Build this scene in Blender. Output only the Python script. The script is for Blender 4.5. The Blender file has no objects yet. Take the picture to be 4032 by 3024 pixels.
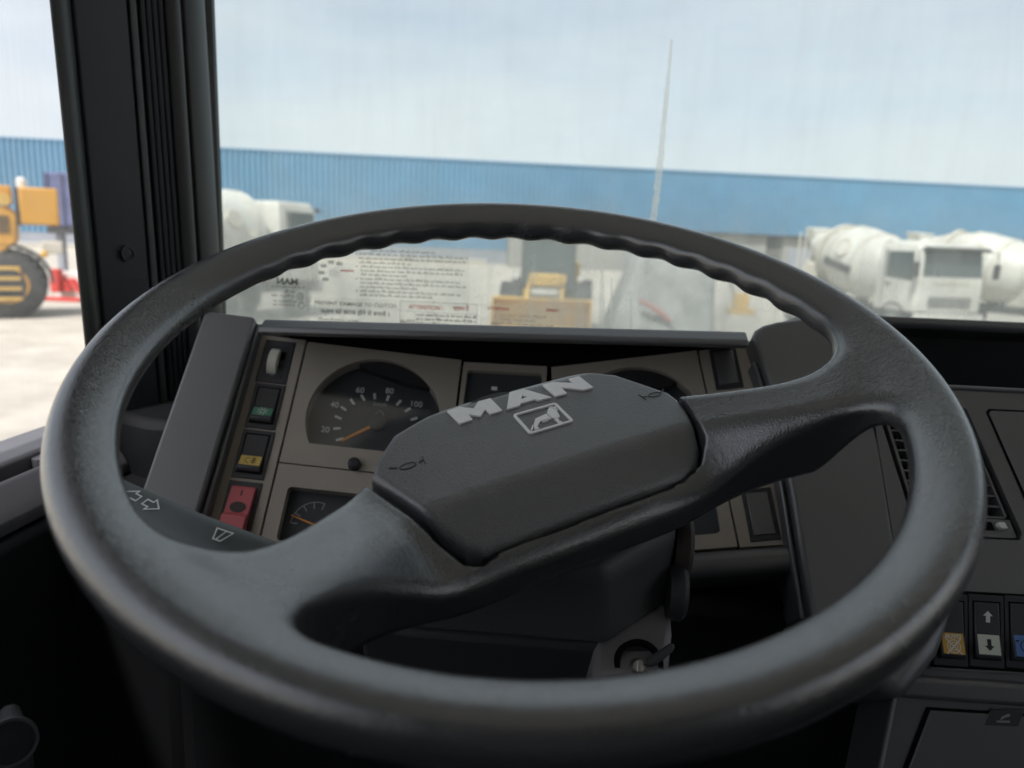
import bpy, bmesh, math, random
import numpy as np
from mathutils import Vector, Matrix

sc = bpy.context.scene
random.seed(7)
rng = np.random.default_rng(7)
R_ = math.radians

# ------------------------------------------------------------------ camera
cam_d = bpy.data.cameras.new('camera')
cam = bpy.data.objects.new('camera', cam_d)
sc.collection.objects.link(cam)
sc.camera = cam
YAW, PITCH, ROLL = R_(4.0), R_(-11.2), R_(2.3)
fwd = Vector((-math.sin(YAW) * math.cos(PITCH), math.cos(YAW) * math.cos(PITCH), math.sin(PITCH)))
rt0 = Vector((math.cos(YAW), math.sin(YAW), 0))
up0 = rt0.cross(fwd)
rt = rt0 * math.cos(ROLL) + up0 * math.sin(ROLL)
up = -rt0 * math.sin(ROLL) + up0 * math.cos(ROLL)
m = Matrix((rt, up, -fwd)).transposed().to_4x4()
m.translation = Vector((0, 0, 2.6))
cam.matrix_world = m
cam_d.sensor_width = 36.0
cam_d.lens = 25.31
cam_d.clip_start = 0.02
cam_d.clip_end = 3000
cam_d.dof.use_dof = True
cam_d.dof.focus_distance = 0.50
cam_d.dof.aperture_fstop = 6.5

# ------------------------------------------------------------------ sky, sun, exposure
SUN_EL, SUN_AZ = R_(57), R_(203)          # azimuth clockwise from +Y: sun behind the cab
w = bpy.data.worlds.new('World')
sc.world = w
w.use_nodes = True
nt = w.node_tree
nt.nodes.clear()
n_out = nt.nodes.new('ShaderNodeOutputWorld')
n_bg = nt.nodes.new('ShaderNodeBackground')
n_sky = nt.nodes.new('ShaderNodeTexSky')
n_sky.sky_type = 'NISHITA'
n_sky.sun_disc = False
n_sky.sun_elevation = SUN_EL
n_sky.sun_rotation = SUN_AZ
n_sky.air_density = 1.0
n_sky.dust_density = 2.0
n_sky.ozone_density = 1.0
n_tc = nt.nodes.new('ShaderNodeTexCoord')
n_map = nt.nodes.new('ShaderNodeMapping')
n_map.inputs['Scale'].default_value = (1.1, 1.1, 5.0)
n_noi = nt.nodes.new('ShaderNodeTexNoise')
n_noi.inputs['Scale'].default_value = 1.6
n_noi.inputs['Detail'].default_value = 6
n_noi.inputs['Roughness'].default_value = 0.5
n_ramp = nt.nodes.new('ShaderNodeMapRange')
n_ramp.inputs['From Min'].default_value = 0.32
n_ramp.inputs['From Max'].default_value = 0.68
n_ramp.inputs['To Min'].default_value = 0.52
n_ramp.inputs['To Max'].default_value = 0.90
n_mix = nt.nodes.new('ShaderNodeMix')
n_mix.data_type = 'RGBA'
n_mix.inputs['B'].default_value = (5.4, 5.65, 5.65, 1)      # thin high overcast
nt.links.new(n_tc.outputs['Generated'], n_map.inputs['Vector'])
nt.links.new(n_map.outputs['Vector'], n_noi.inputs['Vector'])
nt.links.new(n_noi.outputs['Fac'], n_ramp.inputs['Value'])
nt.links.new(n_ramp.outputs['Result'], n_mix.inputs['Factor'])
nt.links.new(n_sky.outputs['Color'], n_mix.inputs['A'])
nt.links.new(n_mix.outputs['Result'], n_bg.inputs['Color'])
n_bg.inputs['Strength'].default_value = 0.098
nt.links.new(n_bg.outputs['Background'], n_out.inputs['Surface'])

sun_d = bpy.data.lights.new('sun', 'SUN')
sun_d.energy = 3.3
sun_d.angle = R_(4)
sun_d.color = (1.0, 0.95, 0.87)
sun = bpy.data.objects.new('sun', sun_d)
sc.collection.objects.link(sun)
sd = Vector((math.sin(SUN_AZ) * math.cos(SUN_EL), math.cos(SUN_AZ) * math.cos(SUN_EL), math.sin(SUN_EL)))
sun.rotation_euler = (-sd).to_track_quat('-Z', 'Y').to_euler()

vs = sc.view_settings
vs.view_transform = 'Standard'
vs.look = 'None'
vs.exposure = 1.0
vs.gamma = 1.0
vs.use_curve_mapping = False
sc.cycles.max_bounces = 8
sc.cycles.transparent_max_bounces = 12
sc.cycles.use_denoising = True

# ------------------------------------------------------------------ materials
MATS = {}
def mat(name, col, rough=0.5, spec=0.5, bump=None, var=0.0, var_scale=6.0, metal=0.0, grain=None, rvar=0.0, coat=0.0, col2=None, ior=1.5):
    if name in MATS:
        return MATS[name]
    M = bpy.data.materials.new(name)
    M.use_nodes = True
    t = M.node_tree
    b = t.nodes['Principled BSDF']
    b.inputs['Base Color'].default_value = (*col, 1)
    b.inputs['Roughness'].default_value = rough
    b.inputs['Specular IOR Level'].default_value = spec
    b.inputs['Metallic'].default_value = metal
    b.inputs['Coat Weight'].default_value = coat
    b.inputs['Coat Roughness'].default_value = 0.13
    b.inputs['IOR'].default_value = ior
    tc = t.nodes.new('ShaderNodeTexCoord')
    if var or rvar:
        n1 = t.nodes.new('ShaderNodeTexNoise')
        n1.inputs['Scale'].default_value = var_scale
        n1.inputs['Detail'].default_value = 7
        n1.inputs['Roughness'].default_value = 0.65
        t.links.new(tc.outputs['Object'], n1.inputs['Vector'])
        if var:
            mx = t.nodes.new('ShaderNodeMix')
            mx.data_type = 'RGBA'
            c2 = col2 or tuple(min(1, c * (1 + var)) for c in col)
            c1 = tuple(c * (1 - var) for c in col) if not col2 else col
            mx.inputs['A'].default_value = (*c1, 1)
            mx.inputs['B'].default_value = (*c2, 1)
            mr = t.nodes.new('ShaderNodeMapRange')
            mr.inputs['From Min'].default_value = 0.3
            mr.inputs['From Max'].default_value = 0.7
            t.links.new(n1.outputs['Fac'], mr.inputs['Value'])
            t.links.new(mr.outputs['Result'], mx.inputs['Factor'])
            t.links.new(mx.outputs['Result'], b.inputs['Base Color'])
        if rvar:
            mr2 = t.nodes.new('ShaderNodeMapRange')
            mr2.inputs['From Min'].default_value = 0.3
            mr2.inputs['From Max'].default_value = 0.7
            mr2.inputs['To Min'].default_value = max(0.05, rough - rvar)
            mr2.inputs['To Max'].default_value = min(1, rough + rvar)
            t.links.new(n1.outputs['Fac'], mr2.inputs['Value'])
            t.links.new(mr2.outputs['Result'], b.inputs['Roughness'])
    h = None
    if grain:                                  # leather-like moulded grain: (scale, strength, distance)
        nd = t.nodes.new('ShaderNodeTexNoise')
        nd.inputs['Scale'].default_value = grain[0] * 0.9
        nd.inputs['Detail'].default_value = 2
        vadd = t.nodes.new('ShaderNodeVectorMath')
        vadd.operation = 'MULTIPLY_ADD'
        vadd.inputs[1].default_value = (1.2 / grain[0],) * 3
        vo = t.nodes.new('ShaderNodeTexVoronoi')
        vo.feature = 'DISTANCE_TO_EDGE'
        vo.inputs['Scale'].default_value = grain[0]
        t.links.new(tc.outputs['Object'], nd.inputs['Vector'])
        t.links.new(nd.outputs['Color'], vadd.inputs[0])
        t.links.new(tc.outputs['Object'], vadd.inputs[2])
        t.links.new(vadd.outputs[0], vo.inputs['Vector'])
        mr = t.nodes.new('ShaderNodeMapRange')
        mr.inputs['From Max'].default_value = 0.22
        t.links.new(vo.outputs['Distance'], mr.inputs['Value'])
        n3 = t.nodes.new('ShaderNodeTexNoise')
        n3.inputs['Scale'].default_value = grain[0] * 0.35
        n3.inputs['Detail'].default_value = 3
        t.links.new(tc.outputs['Object'], n3.inputs['Vector'])
        ad = t.nodes.new('ShaderNodeMath')
        ad.operation = 'ADD'
        t.links.new(mr.outputs['Result'], ad.inputs[0])
        t.links.new(n3.outputs['Fac'], ad.inputs[1])
        h = (ad.outputs[0], grain[1], grain[2])
    elif bump:                                 # (scale, strength, distance)
        n2 = t.nodes.new('ShaderNodeTexNoise')
        n2.inputs['Scale'].default_value = bump[0]
        n2.inputs['Detail'].default_value = 4
        t.links.new(tc.outputs['Object'], n2.inputs['Vector'])
        h = (n2.outputs['Fac'], bump[1], bump[2])
    if h:
        bp = t.nodes.new('ShaderNodeBump')
        bp.inputs['Strength'].default_value = h[1]
        bp.inputs['Distance'].default_value = h[2]
        t.links.new(h[0], bp.inputs['Height'])
        t.links.new(bp.outputs['Normal'], b.inputs['Normal'])
        t.links.new(bp.outputs['Normal'], b.inputs['Coat Normal'])
    MATS[name] = M
    return M

mat('wheel_skin', (0.043, 0.045, 0.050), 0.23, 1.0, ior=1.6, coat=0.55, grain=(600, 1.0, 0.000055), rvar=0.07, var=0.05, var_scale=14)
mat('pad_skin', (0.096, 0.099, 0.108), 0.36, 1.0, ior=1.6, coat=0.2, grain=(520, 1.0, 0.00010), var=0.13, var_scale=48, rvar=0.04)
mat('pad_gap', (0.006, 0.006, 0.007), 0.7, 0.2)
mat('silver_print', (0.95, 0.96, 0.97), 0.4, 1.0, coat=0.4, var=0.06, var_scale=120)
mat('black_plastic', (0.032, 0.033, 0.037), 0.55, 0.4, bump=(900, 1.0, 0.00004), var=0.1, var_scale=9, rvar=0.04)
mat('dash_plastic', (0.084, 0.085, 0.093), 0.42, 1.0, ior=1.6, bump=(1100, 1.0, 0.00006), var=0.1, var_scale=7, rvar=0.05)
mat('dash_shaded', (0.009, 0.010, 0.012), 0.6, 0.35, bump=(1000, 0.15, 0.0005))  # near-black base colour holds the shade of the footwell and lower door
mat('void_black', (0.004, 0.004, 0.005), 0.8, 0.1)
mat('cluster_taupe', (0.36, 0.32, 0.275), 0.55, 0.4, bump=(1300, 0.12, 0.0004), var=0.05, var_scale=20)
mat('switch_body', (0.036, 0.037, 0.041), 0.45, 0.5, bump=(1500, 0.1, 0.0003))
mat('rocker', (0.045, 0.046, 0.050), 0.38, 0.5)
mat('dial_face', (0.050, 0.056, 0.062), 0.55, 0.3)
mat('white_ink', (0.72, 0.74, 0.72), 0.6, 0.3)
mat('grey_ink', (0.30, 0.32, 0.32), 0.6, 0.3)
mat('black_ink', (0.03, 0.03, 0.03), 0.6, 0.3)
mat('red_ink', (0.55, 0.08, 0.07), 0.6, 0.3)
mat('needle_orange', (0.75, 0.30, 0.06), 0.5, 0.3)
mat('amber_lens', (0.62, 0.36, 0.06), 0.35, 0.5)
mat('yellow_lens', (0.66, 0.47, 0.13), 0.35, 0.5)
mat('green_lens', (0.09, 0.26, 0.18), 0.35, 0.5)
mat('blue_lens', (0.09, 0.20, 0.48), 0.35, 0.5)
mat('white_lens', (0.62, 0.66, 0.58), 0.35, 0.5)
mat('red_plastic', (0.52, 0.11, 0.125), 0.45, 0.5)
mat('cream_plastic', (0.62, 0.60, 0.52), 0.45, 0.5)
mat('stalk_plastic', (0.085, 0.098, 0.102), 0.5, 0.45, bump=(1200, 0.12, 0.0004))
mat('steel', (0.55, 0.54, 0.50), 0.35, 0.5, metal=1.0)
mat('brown_rubber', (0.055, 0.042, 0.037), 0.6, 0.4, bump=(500, 0.3, 0.0006))
mat('column_plastic', (0.062, 0.066, 0.069), 0.46, 0.5, grain=(900, 1.0, 0.00004), rvar=0.03)
mat('bracket_grey', (0.20, 0.19, 0.20), 0.5, 0.5)
mat('pillar_plastic', (0.026, 0.027, 0.034), 0.6, 0.35, bump=(900, 0.12, 0.0004), var=0.12, var_scale=5)
mat('pillar_trim', (0.050, 0.051, 0.054), 0.5, 0.45, bump=(900, 0.12, 0.0004))
mat('rubber_seal', (0.022, 0.025, 0.024), 0.42, 0.5)
mat('door_plastic', (0.105, 0.102, 0.118), 0.5, 0.5, bump=(900, 0.18, 0.0005), var=0.15, var_scale=6)
mat('headliner', (0.68, 0.68, 0.67), 0.9, 0.2, bump=(300, 0.2, 0.001))
mat('cab_trim', (0.28, 0.27, 0.26), 0.8, 0.3, bump=(300, 0.2, 0.001))
# outside
mat('concrete', (0.53, 0.495, 0.43), 0.95, 0.2, var=0.3, var_scale=0.8, col2=(0.34, 0.315, 0.27), bump=(3, 0.3, 0.02))
mat('blue_cladding', (0.145, 0.295, 0.43), 0.5, 0.4, var=0.08, var_scale=0.3)
mat('plinth_grey', (0.30, 0.32, 0.36), 0.85, 0.2, var=0.1, var_scale=0.6)
mat('eaves_blue', (0.22, 0.36, 0.52), 0.5, 0.4)
mat('shed_grey', (0.30, 0.30, 0.28), 0.8, 0.2, var=0.15, var_scale=0.5)
mat('truck_white', (0.66, 0.66, 0.615), 0.45, 0.5, var=0.12, var_scale=0.9, col2=(0.50, 0.485, 0.43))
mat('dusty_white', (0.56, 0.53, 0.46), 0.7, 0.3, var=0.15, var_scale=1.5)
mat('truck_glass', (0.055, 0.075, 0.075), 0.12, 0.6)
mat('truck_dark', (0.055, 0.055, 0.06), 0.7, 0.3, var=0.3, var_scale=3)
mat('tyre', (0.055, 0.055, 0.058), 0.85, 0.25, var=0.35, var_scale=4, bump=(20, 0.4, 0.01))
mat('machine_yellow', (0.56, 0.29, 0.045), 0.45, 0.4, var=0.10, var_scale=1.5)
mat('loader_yellow', (0.56, 0.36, 0.085), 0.55, 0.4, var=0.14, var_scale=1.8)
mat('tarp_blue', (0.115, 0.13, 0.24), 0.7, 0.3, bump=(4, 0.8, 0.1), var=0.2, var_scale=2)
mat('tarp_grey', (0.27, 0.28, 0.275), 0.75, 0.3, bump=(5, 0.6, 0.06), var=0.3, var_scale=1.6)
mat('sign_red', (0.55, 0.055, 0.045), 0.6, 0.3)
mat('sign_white', (0.70, 0.68, 0.64), 0.6, 0.3)
mat('faded_red', (0.34, 0.17, 0.16), 0.7, 0.3, var=0.2, var_scale=4)
mat('blue_container', (0.10, 0.11, 0.20), 0.6, 0.3, var=0.2, var_scale=1)

def schlick(t, f0):
    lw = t.nodes.new('ShaderNodeLayerWeight')
    pw = t.nodes.new('ShaderNodeMath')
    pw.operation = 'POWER'
    pw.inputs[1].default_value = 5.0
    ma = t.nodes.new('ShaderNodeMath')
    ma.operation = 'MULTIPLY_ADD'
    ma.inputs[1].default_value = 1 - f0
    ma.inputs[2].default_value = f0
    lw.inputs['Blend'].default_value = 0.5
    t.links.new(lw.outputs['Facing'], pw.inputs[0])
    t.links.new(pw.outputs[0], ma.inputs[0])
    return ma.outputs[0]

def glass_mat(name, dust_lo, dust_hi, streak, tint=(0.93, 0.97, 0.96), low=None):
    """pane of dusty safety glass: clear glass, a thin reflection, and a streaky film of dust"""
    M = bpy.data.materials.new(name)
    M.use_nodes = True
    t = M.node_tree
    t.nodes.clear()
    o = t.nodes.new('ShaderNodeOutputMaterial')
    tr = t.nodes.new('ShaderNodeBsdfTransparent')
    tr.inputs['Color'].default_value = (*tint, 1)
    gl = t.nodes.new('ShaderNodeBsdfGlossy')
    gl.inputs['Roughness'].default_value = 0.02
    gl.inputs['Color'].default_value = (0.5, 0.5, 0.5, 1)
    m1 = t.nodes.new('ShaderNodeMixShader')
    t.links.new(schlick(t, 0.025), m1.inputs[0])
    t.links.new(tr.outputs[0], m1.inputs[1])
    t.links.new(gl.outputs[0], m1.inputs[2])
    df = t.nodes.new('ShaderNodeBsdfTranslucent')
    df.inputs['Color'].default_value = (0.62, 0.65, 0.63, 1)
    dd = t.nodes.new('ShaderNodeBsdfDiffuse')
    dd.inputs['Color'].default_value = (0.45, 0.45, 0.43, 1)
    m0 = t.nodes.new('ShaderNodeMixShader')
    m0.inputs[0].default_value = 0.25
    t.links.new(df.outputs[0], m0.inputs[1])
    t.links.new(dd.outputs[0], m0.inputs[2])
    m2 = t.nodes.new('ShaderNodeMixShader')
    tc = t.nodes.new('ShaderNodeTexCoord')
    mp = t.nodes.new('ShaderNodeMapping')
    mp.inputs['Scale'].default_value = (38, 38, 5)
    mp.inputs['Rotation'].default_value = (0, R_(6), 0)
    n1 = t.nodes.new('ShaderNodeTexNoise')
    n1.inputs['Scale'].default_value = 1.0
    n1.inputs['Detail'].default_value = 5
    n1.inputs['Distortion'].default_value = 0.6
    n2 = t.nodes.new('ShaderNodeTexNoise')
    n2.inputs['Scale'].default_value = 14.0
    n2.inputs['Detail'].default_value = 6
    t.links.new(tc.outputs['Object'], mp.inputs['Vector'])
    t.links.new(mp.outputs[0], n1.inputs['Vector'])
    t.links.new(tc.outputs['Object'], n2.inputs['Vector'])
    r1 = t.nodes.new('ShaderNodeMapRange')
    r1.inputs['From Min'].default_value = 0.50
    r1.inputs['From Max'].default_value = 0.78
    r1.inputs['To Max'].default_value = streak
    r2 = t.nodes.new('ShaderNodeMapRange')
    r2.inputs['From Min'].default_value = 0.35
    r2.inputs['From Max'].default_value = 0.70
    r2.inputs['To Min'].default_value = dust_lo
    r2.inputs['To Max'].default_value = dust_hi
    t.links.new(n1.outputs['Fac'], r1.inputs['Value'])
    t.links.new(n2.outputs['Fac'], r2.inputs['Value'])
    ad = t.nodes.new('ShaderNodeMath')
    ad.operation = 'ADD'
    t.links.new(r1.outputs[0], ad.inputs[0])
    t.links.new(r2.outputs[0], ad.inputs[1])
    fac = ad.outputs[0]
    if low:                                    # grime gathers along the lower edge of the pane: (z0, z1, amount)
        sp = t.nodes.new('ShaderNodeSeparateXYZ')
        t.links.new(tc.outputs['Object'], sp.inputs[0])
        r3 = t.nodes.new('ShaderNodeMapRange')
        r3.inputs['From Min'].default_value = low[0]
        r3.inputs['From Max'].default_value = low[1]
        r3.inputs['To Min'].default_value = low[2]
        r3.inputs['To Max'].default_value = 0.35
        t.links.new(sp.outputs['Z'], r3.inputs['Value'])
        mu = t.nodes.new('ShaderNodeMath')
        mu.operation = 'MULTIPLY'
        mu.use_clamp = True
        t.links.new(fac, mu.inputs[0])
        t.links.new(r3.outputs[0], mu.inputs[1])
        fac = mu.outputs[0]
    t.links.new(fac, m2.inputs[0])
    t.links.new(m1.outputs[0], m2.inputs[1])
    t.links.new(m0.outputs[0], m2.inputs[2])
    t.links.new(m2.outputs[0], o.inputs['Surface'])
    MATS[name] = M
    return M

glass_mat('windscreen_glass', 0.13, 0.24, 0.11, tint=(0.895, 0.922, 0.928), low=(0.10, 0.27, 2.2))
glass_mat('door_glass', 0.02, 0.07, 0.05, tint=(0.96, 0.96, 0.98))

def film_mat(name, col, a):
    """thin film on glass (sticker foil, dried dirt): partly see-through, lit from behind"""
    M = bpy.data.materials.new(name)
    M.use_nodes = True
    t = M.node_tree
    t.nodes.clear()
    o = t.nodes.new('ShaderNodeOutputMaterial')
    tr = t.nodes.new('ShaderNodeBsdfTransparent')
    df = t.nodes.new('ShaderNodeBsdfTranslucent')
    df.inputs['Color'].default_value = (*col, 1)
    tc = t.nodes.new('ShaderNodeTexCoord')
    n = t.nodes.new('ShaderNodeTexNoise')
    n.inputs['Scale'].default_value = 90
    n.inputs['Detail'].default_value = 4
    t.links.new(tc.outputs['Object'], n.inputs['Vector'])
    r = t.nodes.new('ShaderNodeMapRange')
    r.inputs['To Min'].default_value = a * 0.6
    r.inputs['To Max'].default_value = min(1, a * 1.4)
    t.links.new(n.outputs['Fac'], r.inputs['Value'])
    mx = t.nodes.new('ShaderNodeMixShader')
    t.links.new(r.outputs[0], mx.inputs[0])
    t.links.new(tr.outputs[0], mx.inputs[1])
    t.links.new(df.outputs[0], mx.inputs[2])
    t.links.new(mx.outputs[0], o.inputs['Surface'])
    MATS[name] = M
film_mat('sticker_film', (0.72, 0.72, 0.66), 0.16)
film_mat('dirt_film', (0.82, 0.82, 0.79), 0.36)
film_mat('ink_film_black', (0.06, 0.065, 0.06), 0.55)
film_mat('ink_film_grey', (0.17, 0.18, 0.16), 0.36)
film_mat('ink_film_red', (0.62, 0.07, 0.06), 0.72)

def lens_mat():
    M = bpy.data.materials.new('gauge_lens')
    M.use_nodes = True
    t = M.node_tree
    t.nodes.clear()
    o = t.nodes.new('ShaderNodeOutputMaterial')
    tr = t.nodes.new('ShaderNodeBsdfTransparent')
    gl = t.nodes.new('ShaderNodeBsdfGlossy')
    gl.inputs['Roughness'].default_value = 0.12
    gl.inputs['Color'].default_value = (0.75, 0.75, 0.75, 1)
    mx = t.nodes.new('ShaderNodeMixShader')
    t.links.new(schlick(t, 0.09), mx.inputs[0])
    t.links.new(tr.outputs[0], mx.inputs[1])
    t.links.new(gl.outputs[0], mx.inputs[2])
    t.links.new(mx.outputs[0], o.inputs['Surface'])
    MATS['gauge_lens'] = M
lens_mat()

# ------------------------------------------------------------------ mesh helpers
class Frame:
    def __init__(s, o, x, y, z):
        s.o, s.x, s.y, s.z = (Vector(q) for q in (o, x, y, z))
    def __call__(s, p):
        return s.o + s.x * p[0] + s.y * p[1] + s.z * p[2]
    def shift(s, dx=0, dy=0, dz=0):
        return Frame(s((dx, dy, dz)), s.x, s.y, s.z)
    def turn(s, ang):                          # in-plane turn
        c, q = math.cos(ang), math.sin(ang)
        return Frame(s.o, s.x * c + s.y * q, s.y * c - s.x * q, s.z)
ID = Frame((0, 0, 0), (1, 0, 0), (0, 1, 0), (0, 0, 1))
XZ = Frame((0, 0, 0), (1, 0, 0), (0, 0, 1), (0, -1, 0))     # drawing plane facing -Y
OFF = {}

class MB:
    def __init__(s, T=ID):
        s.v, s.f, s.T = [], [], T
    def add(s, verts, faces, T=None):
        T = T or s.T
        b = len(s.v)
        s.v += [T(p) for p in verts]
        s.f += [tuple(b + i for i in f) for f in faces]
        return s
    def box(s, x, y, z, T=None):
        vs_ = [(a, b, c) for c in z for b in y for a in x]
        return s.add(vs_, [(0, 2, 3, 1), (4, 5, 7, 6), (0, 1, 5, 4), (2, 6, 7, 3), (0, 4, 6, 2), (1, 3, 7, 5)], T)
    def prism(s, poly, z0, z1, T=None, poly2=None):
        n = len(poly)
        q = poly2 or poly
        vs_ = [(a, b, z0) for a, b in poly] + [(a, b, z1) for a, b in q]
        return s.add(vs_, [tuple(range(n))[::-1], tuple(range(n, 2 * n))] + [(i, (i + 1) % n, n + (i + 1) % n, n + i) for i in range(n)], T)
    def sheet(s, poly, z=0.0, T=None):
        return s.add([(a, b, z) for a, b in poly], [tuple(range(len(poly)))], T)
    def loft(s, rings, T=None, cap=True):      # rings: lists of 3d points of equal length
        n = len(rings[0])
        vs_ = [p for r in rings for p in r]
        fs = []
        for k in range(len(rings) - 1):
            fs += [(k * n + i, k * n + (i + 1) % n, (k + 1) * n + (i + 1) % n, (k + 1) * n + i) for i in range(n)]
        if cap:
            fs += [tuple(range(n))[::-1], tuple(range((len(rings) - 1) * n, len(rings) * n))]
        return s.add(vs_, fs, T)
    def lathe(s, prof, n=24, T=None, cap=True):   # prof: (z, r) along local z
        return s.loft([[(r * math.cos(6.28318531 * i / n), r * math.sin(6.28318531 * i / n), z) for i in range(n)] for z, r in prof], T, cap)
    def tube(s, pts, r, n=8, T=None):
        pts = [Vector(p) for p in pts]
        rr = r if isinstance(r, (list, tuple)) else [r] * len(pts)
        rings = []
        for i, p in enumerate(pts):
            d = (pts[min(i + 1, len(pts) - 1)] - pts[max(i - 1, 0)]).normalized()
            a = Vector((0, 0, 1)) if abs(d.z) < 0.9 else Vector((1, 0, 0))
            x = d.cross(a).normalized()
            y = d.cross(x)
            rings.append([p + (x * math.cos(6.28318531 * k / n) + y * math.sin(6.28318531 * k / n)) * rr[i] for k in range(n)])
        return s.loft(rings, T)
    def ring(s, ro, ri, z0, z1, n=32, T=None):
        return s.loft([[(r * math.cos(6.28318531 * i / n), r * math.sin(6.28318531 * i / n), z) for i in range(n)] for r, z in ((ri, z0), (ro, z0), (ro, z1), (ri, z1), (ri, z0))], T, cap=False)
    def build(s, name, material, parent=None, bevel=0.0, seg=2, ang=35, smooth=True, kind=None, label=None):
        off = root_off(parent)
        me = bpy.data.meshes.new(name)
        me.from_pydata([tuple(Vector(p) - off) for p in s.v], [], s.f)
        bm = bmesh.new()
        bm.from_mesh(me)
        bmesh.ops.remove_doubles(bm, verts=bm.verts, dist=1e-6)
        bmesh.ops.recalc_face_normals(bm, faces=bm.faces)
        bm.to_mesh(me)
        bm.free()
        o = bpy.data.objects.new(name, me)
        sc.collection.objects.link(o)
        me.materials.append(MATS[material] if isinstance(material, str) else material)
        if smooth:
            me.shade_smooth()
            me.set_sharp_from_angle(angle=R_(ang))
        if bevel:
            md = o.modifiers.new('bevel', 'BEVEL')
            md.width = bevel
            md.segments = seg
            md.limit_method = 'ANGLE'
            md.angle_limit = R_(ang)
            md.use_clamp_overlap = True
            me.shade_smooth()
            md.harden_normals = False
        if parent:
            o.parent = parent
        if kind:
            o['kind'] = kind
        if label:
            o['label'] = label
        return o

def root_off(o):
    while o is not None and o.parent is not None:
        o = o.parent
    return OFF.get(o.name, Vector((0, 0, 0))) if o is not None else Vector((0, 0, 0))

def thing(name, label, cat, loc=(0, 0, 0), rz=None, group=None):
    """Empty at the base of a thing. rz given: parts are written in the thing's own axes; else in world axes"""
    o = bpy.data.objects.new(name, None)
    o.empty_display_size = 0.1
    sc.collection.objects.link(o)
    o.location = loc
    if rz is None:
        OFF[o.name] = Vector(loc)
    else:
        o.rotation_euler = (0, 0, rz)
    o['label'] = label
    o['category'] = cat
    if group:
        o['group'] = group
    return o

def tag(o, label, cat, group=None):
    o['label'] = label
    o['category'] = cat
    if group:
        o['group'] = group
    return o

def text(name, body, size, T, material, parent, thick=0.0003, align='CENTER', xscale=1.0, bold=0.0):
    cu = bpy.data.curves.new(name, 'FONT')
    cu.body = body
    cu.size = size
    cu.align_x = align
    cu.align_y = 'CENTER'
    cu.extrude = thick
    cu.offset = bold
    cu.resolution_u = 3
    to = bpy.data.objects.new(name, cu)
    sc.collection.objects.link(to)
    dg = bpy.context.evaluated_depsgraph_get()
    me = bpy.data.meshes.new_from_object(to.evaluated_get(dg))
    bpy.data.objects.remove(to)
    bpy.data.curves.remove(cu)
    off = root_off(parent)
    for v in me.vertices:
        v.co = T((v.co.x * xscale, v.co.y, v.co.z)) - off
    me.materials.clear()
    me.materials.append(MATS[material])
    me.name = name
    o = bpy.data.objects.new(name, me)
    sc.collection.objects.link(o)
    o.parent = parent
    return o

# --- iso-surface of a distance function on a grid (naive surface nets)
def surface_nets(fn, lo, hi, h):
    ax = [np.arange(lo[i], hi[i] + h, h) for i in range(3)]
    G = np.meshgrid(*ax, indexing='ij', sparse=True)
    f = np.broadcast_to(fn(*G), tuple(len(q) for q in ax)).astype(np.float32)
    sg = f < 0
    nx, ny, nz = f.shape
    corners = [(i, j, k) for i in (0, 1) for j in (0, 1) for k in (0, 1)]
    cnt = sum(sg[i:nx - 1 + i, j:ny - 1 + j, k:nz - 1 + k].astype(np.int8) for i, j, k in corners)
    act = (cnt > 0) & (cnt < 8)
    idx = -np.ones(act.shape, np.int64)
    cells = np.argwhere(act)
    idx[act] = np.arange(len(cells))
    acc = np.zeros((len(cells), 3))
    num = np.zeros(len(cells))
    c0 = cells
    for a in corners:
        for d in range(3):
            if a[d]:
                continue
            b = list(a)
            b[d] = 1
            fa = f[c0[:, 0] + a[0], c0[:, 1] + a[1], c0[:, 2] + a[2]]
            fb = f[c0[:, 0] + b[0], c0[:, 1] + b[1], c0[:, 2] + b[2]]
            x = (fa < 0) != (fb < 0)
            t = np.where(x, fa / np.where(x, fa - fb, 1), 0)
            p = np.array(a, float)[None].repeat(len(c0), 0)
            p[:, d] += t
            acc += p * x[:, None]
            num += x
    V = (cells + acc / num[:, None]) * h + np.array(lo)
    faces = []
    for d in range(3):
        s0 = [slice(0, None)] * 3
        s1 = [slice(0, None)] * 3
        s0[d] = slice(0, -1)
        s1[d] = slice(1, None)
        cr = sg[tuple(s0)] != sg[tuple(s1)]
        e = np.argwhere(cr)
        u, v = (d + 1) % 3, (d + 2) % 3
        ok = (e[:, u] > 0) & (e[:, v] > 0) & (e[:, u] < f.shape[u] - 1) & (e[:, v] < f.shape[v] - 1)
        e = e[ok]
        q = []
        for du, dv in ((-1, -1), (0, -1), (0, 0), (-1, 0)):
            g = e.copy()
            g[:, u] += du
            g[:, v] += dv
            q.append(idx[g[:, 0], g[:, 1], g[:, 2]])
        q = np.stack(q, 1)
        flip = ~sg[e[:, 0], e[:, 1], e[:, 2]]
        q[flip] = q[flip][:, ::-1]
        faces.append(q)
    F = np.concatenate(faces)
    for _ in range(3):                          # pull vertices onto the true surface
        f0 = fn(V[:, 0], V[:, 1], V[:, 2])
        e = h * 0.2
        g = np.stack([(fn(V[:, 0] + e * (d == 0), V[:, 1] + e * (d == 1), V[:, 2] + e * (d == 2)) - f0) / e for d in range(3)], 1)
        step = f0[:, None] * g / np.maximum((g ** 2).sum(1), 0.1)[:, None]
        V = V - np.clip(step, -h * 0.6, h * 0.6)
    return V, F

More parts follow.
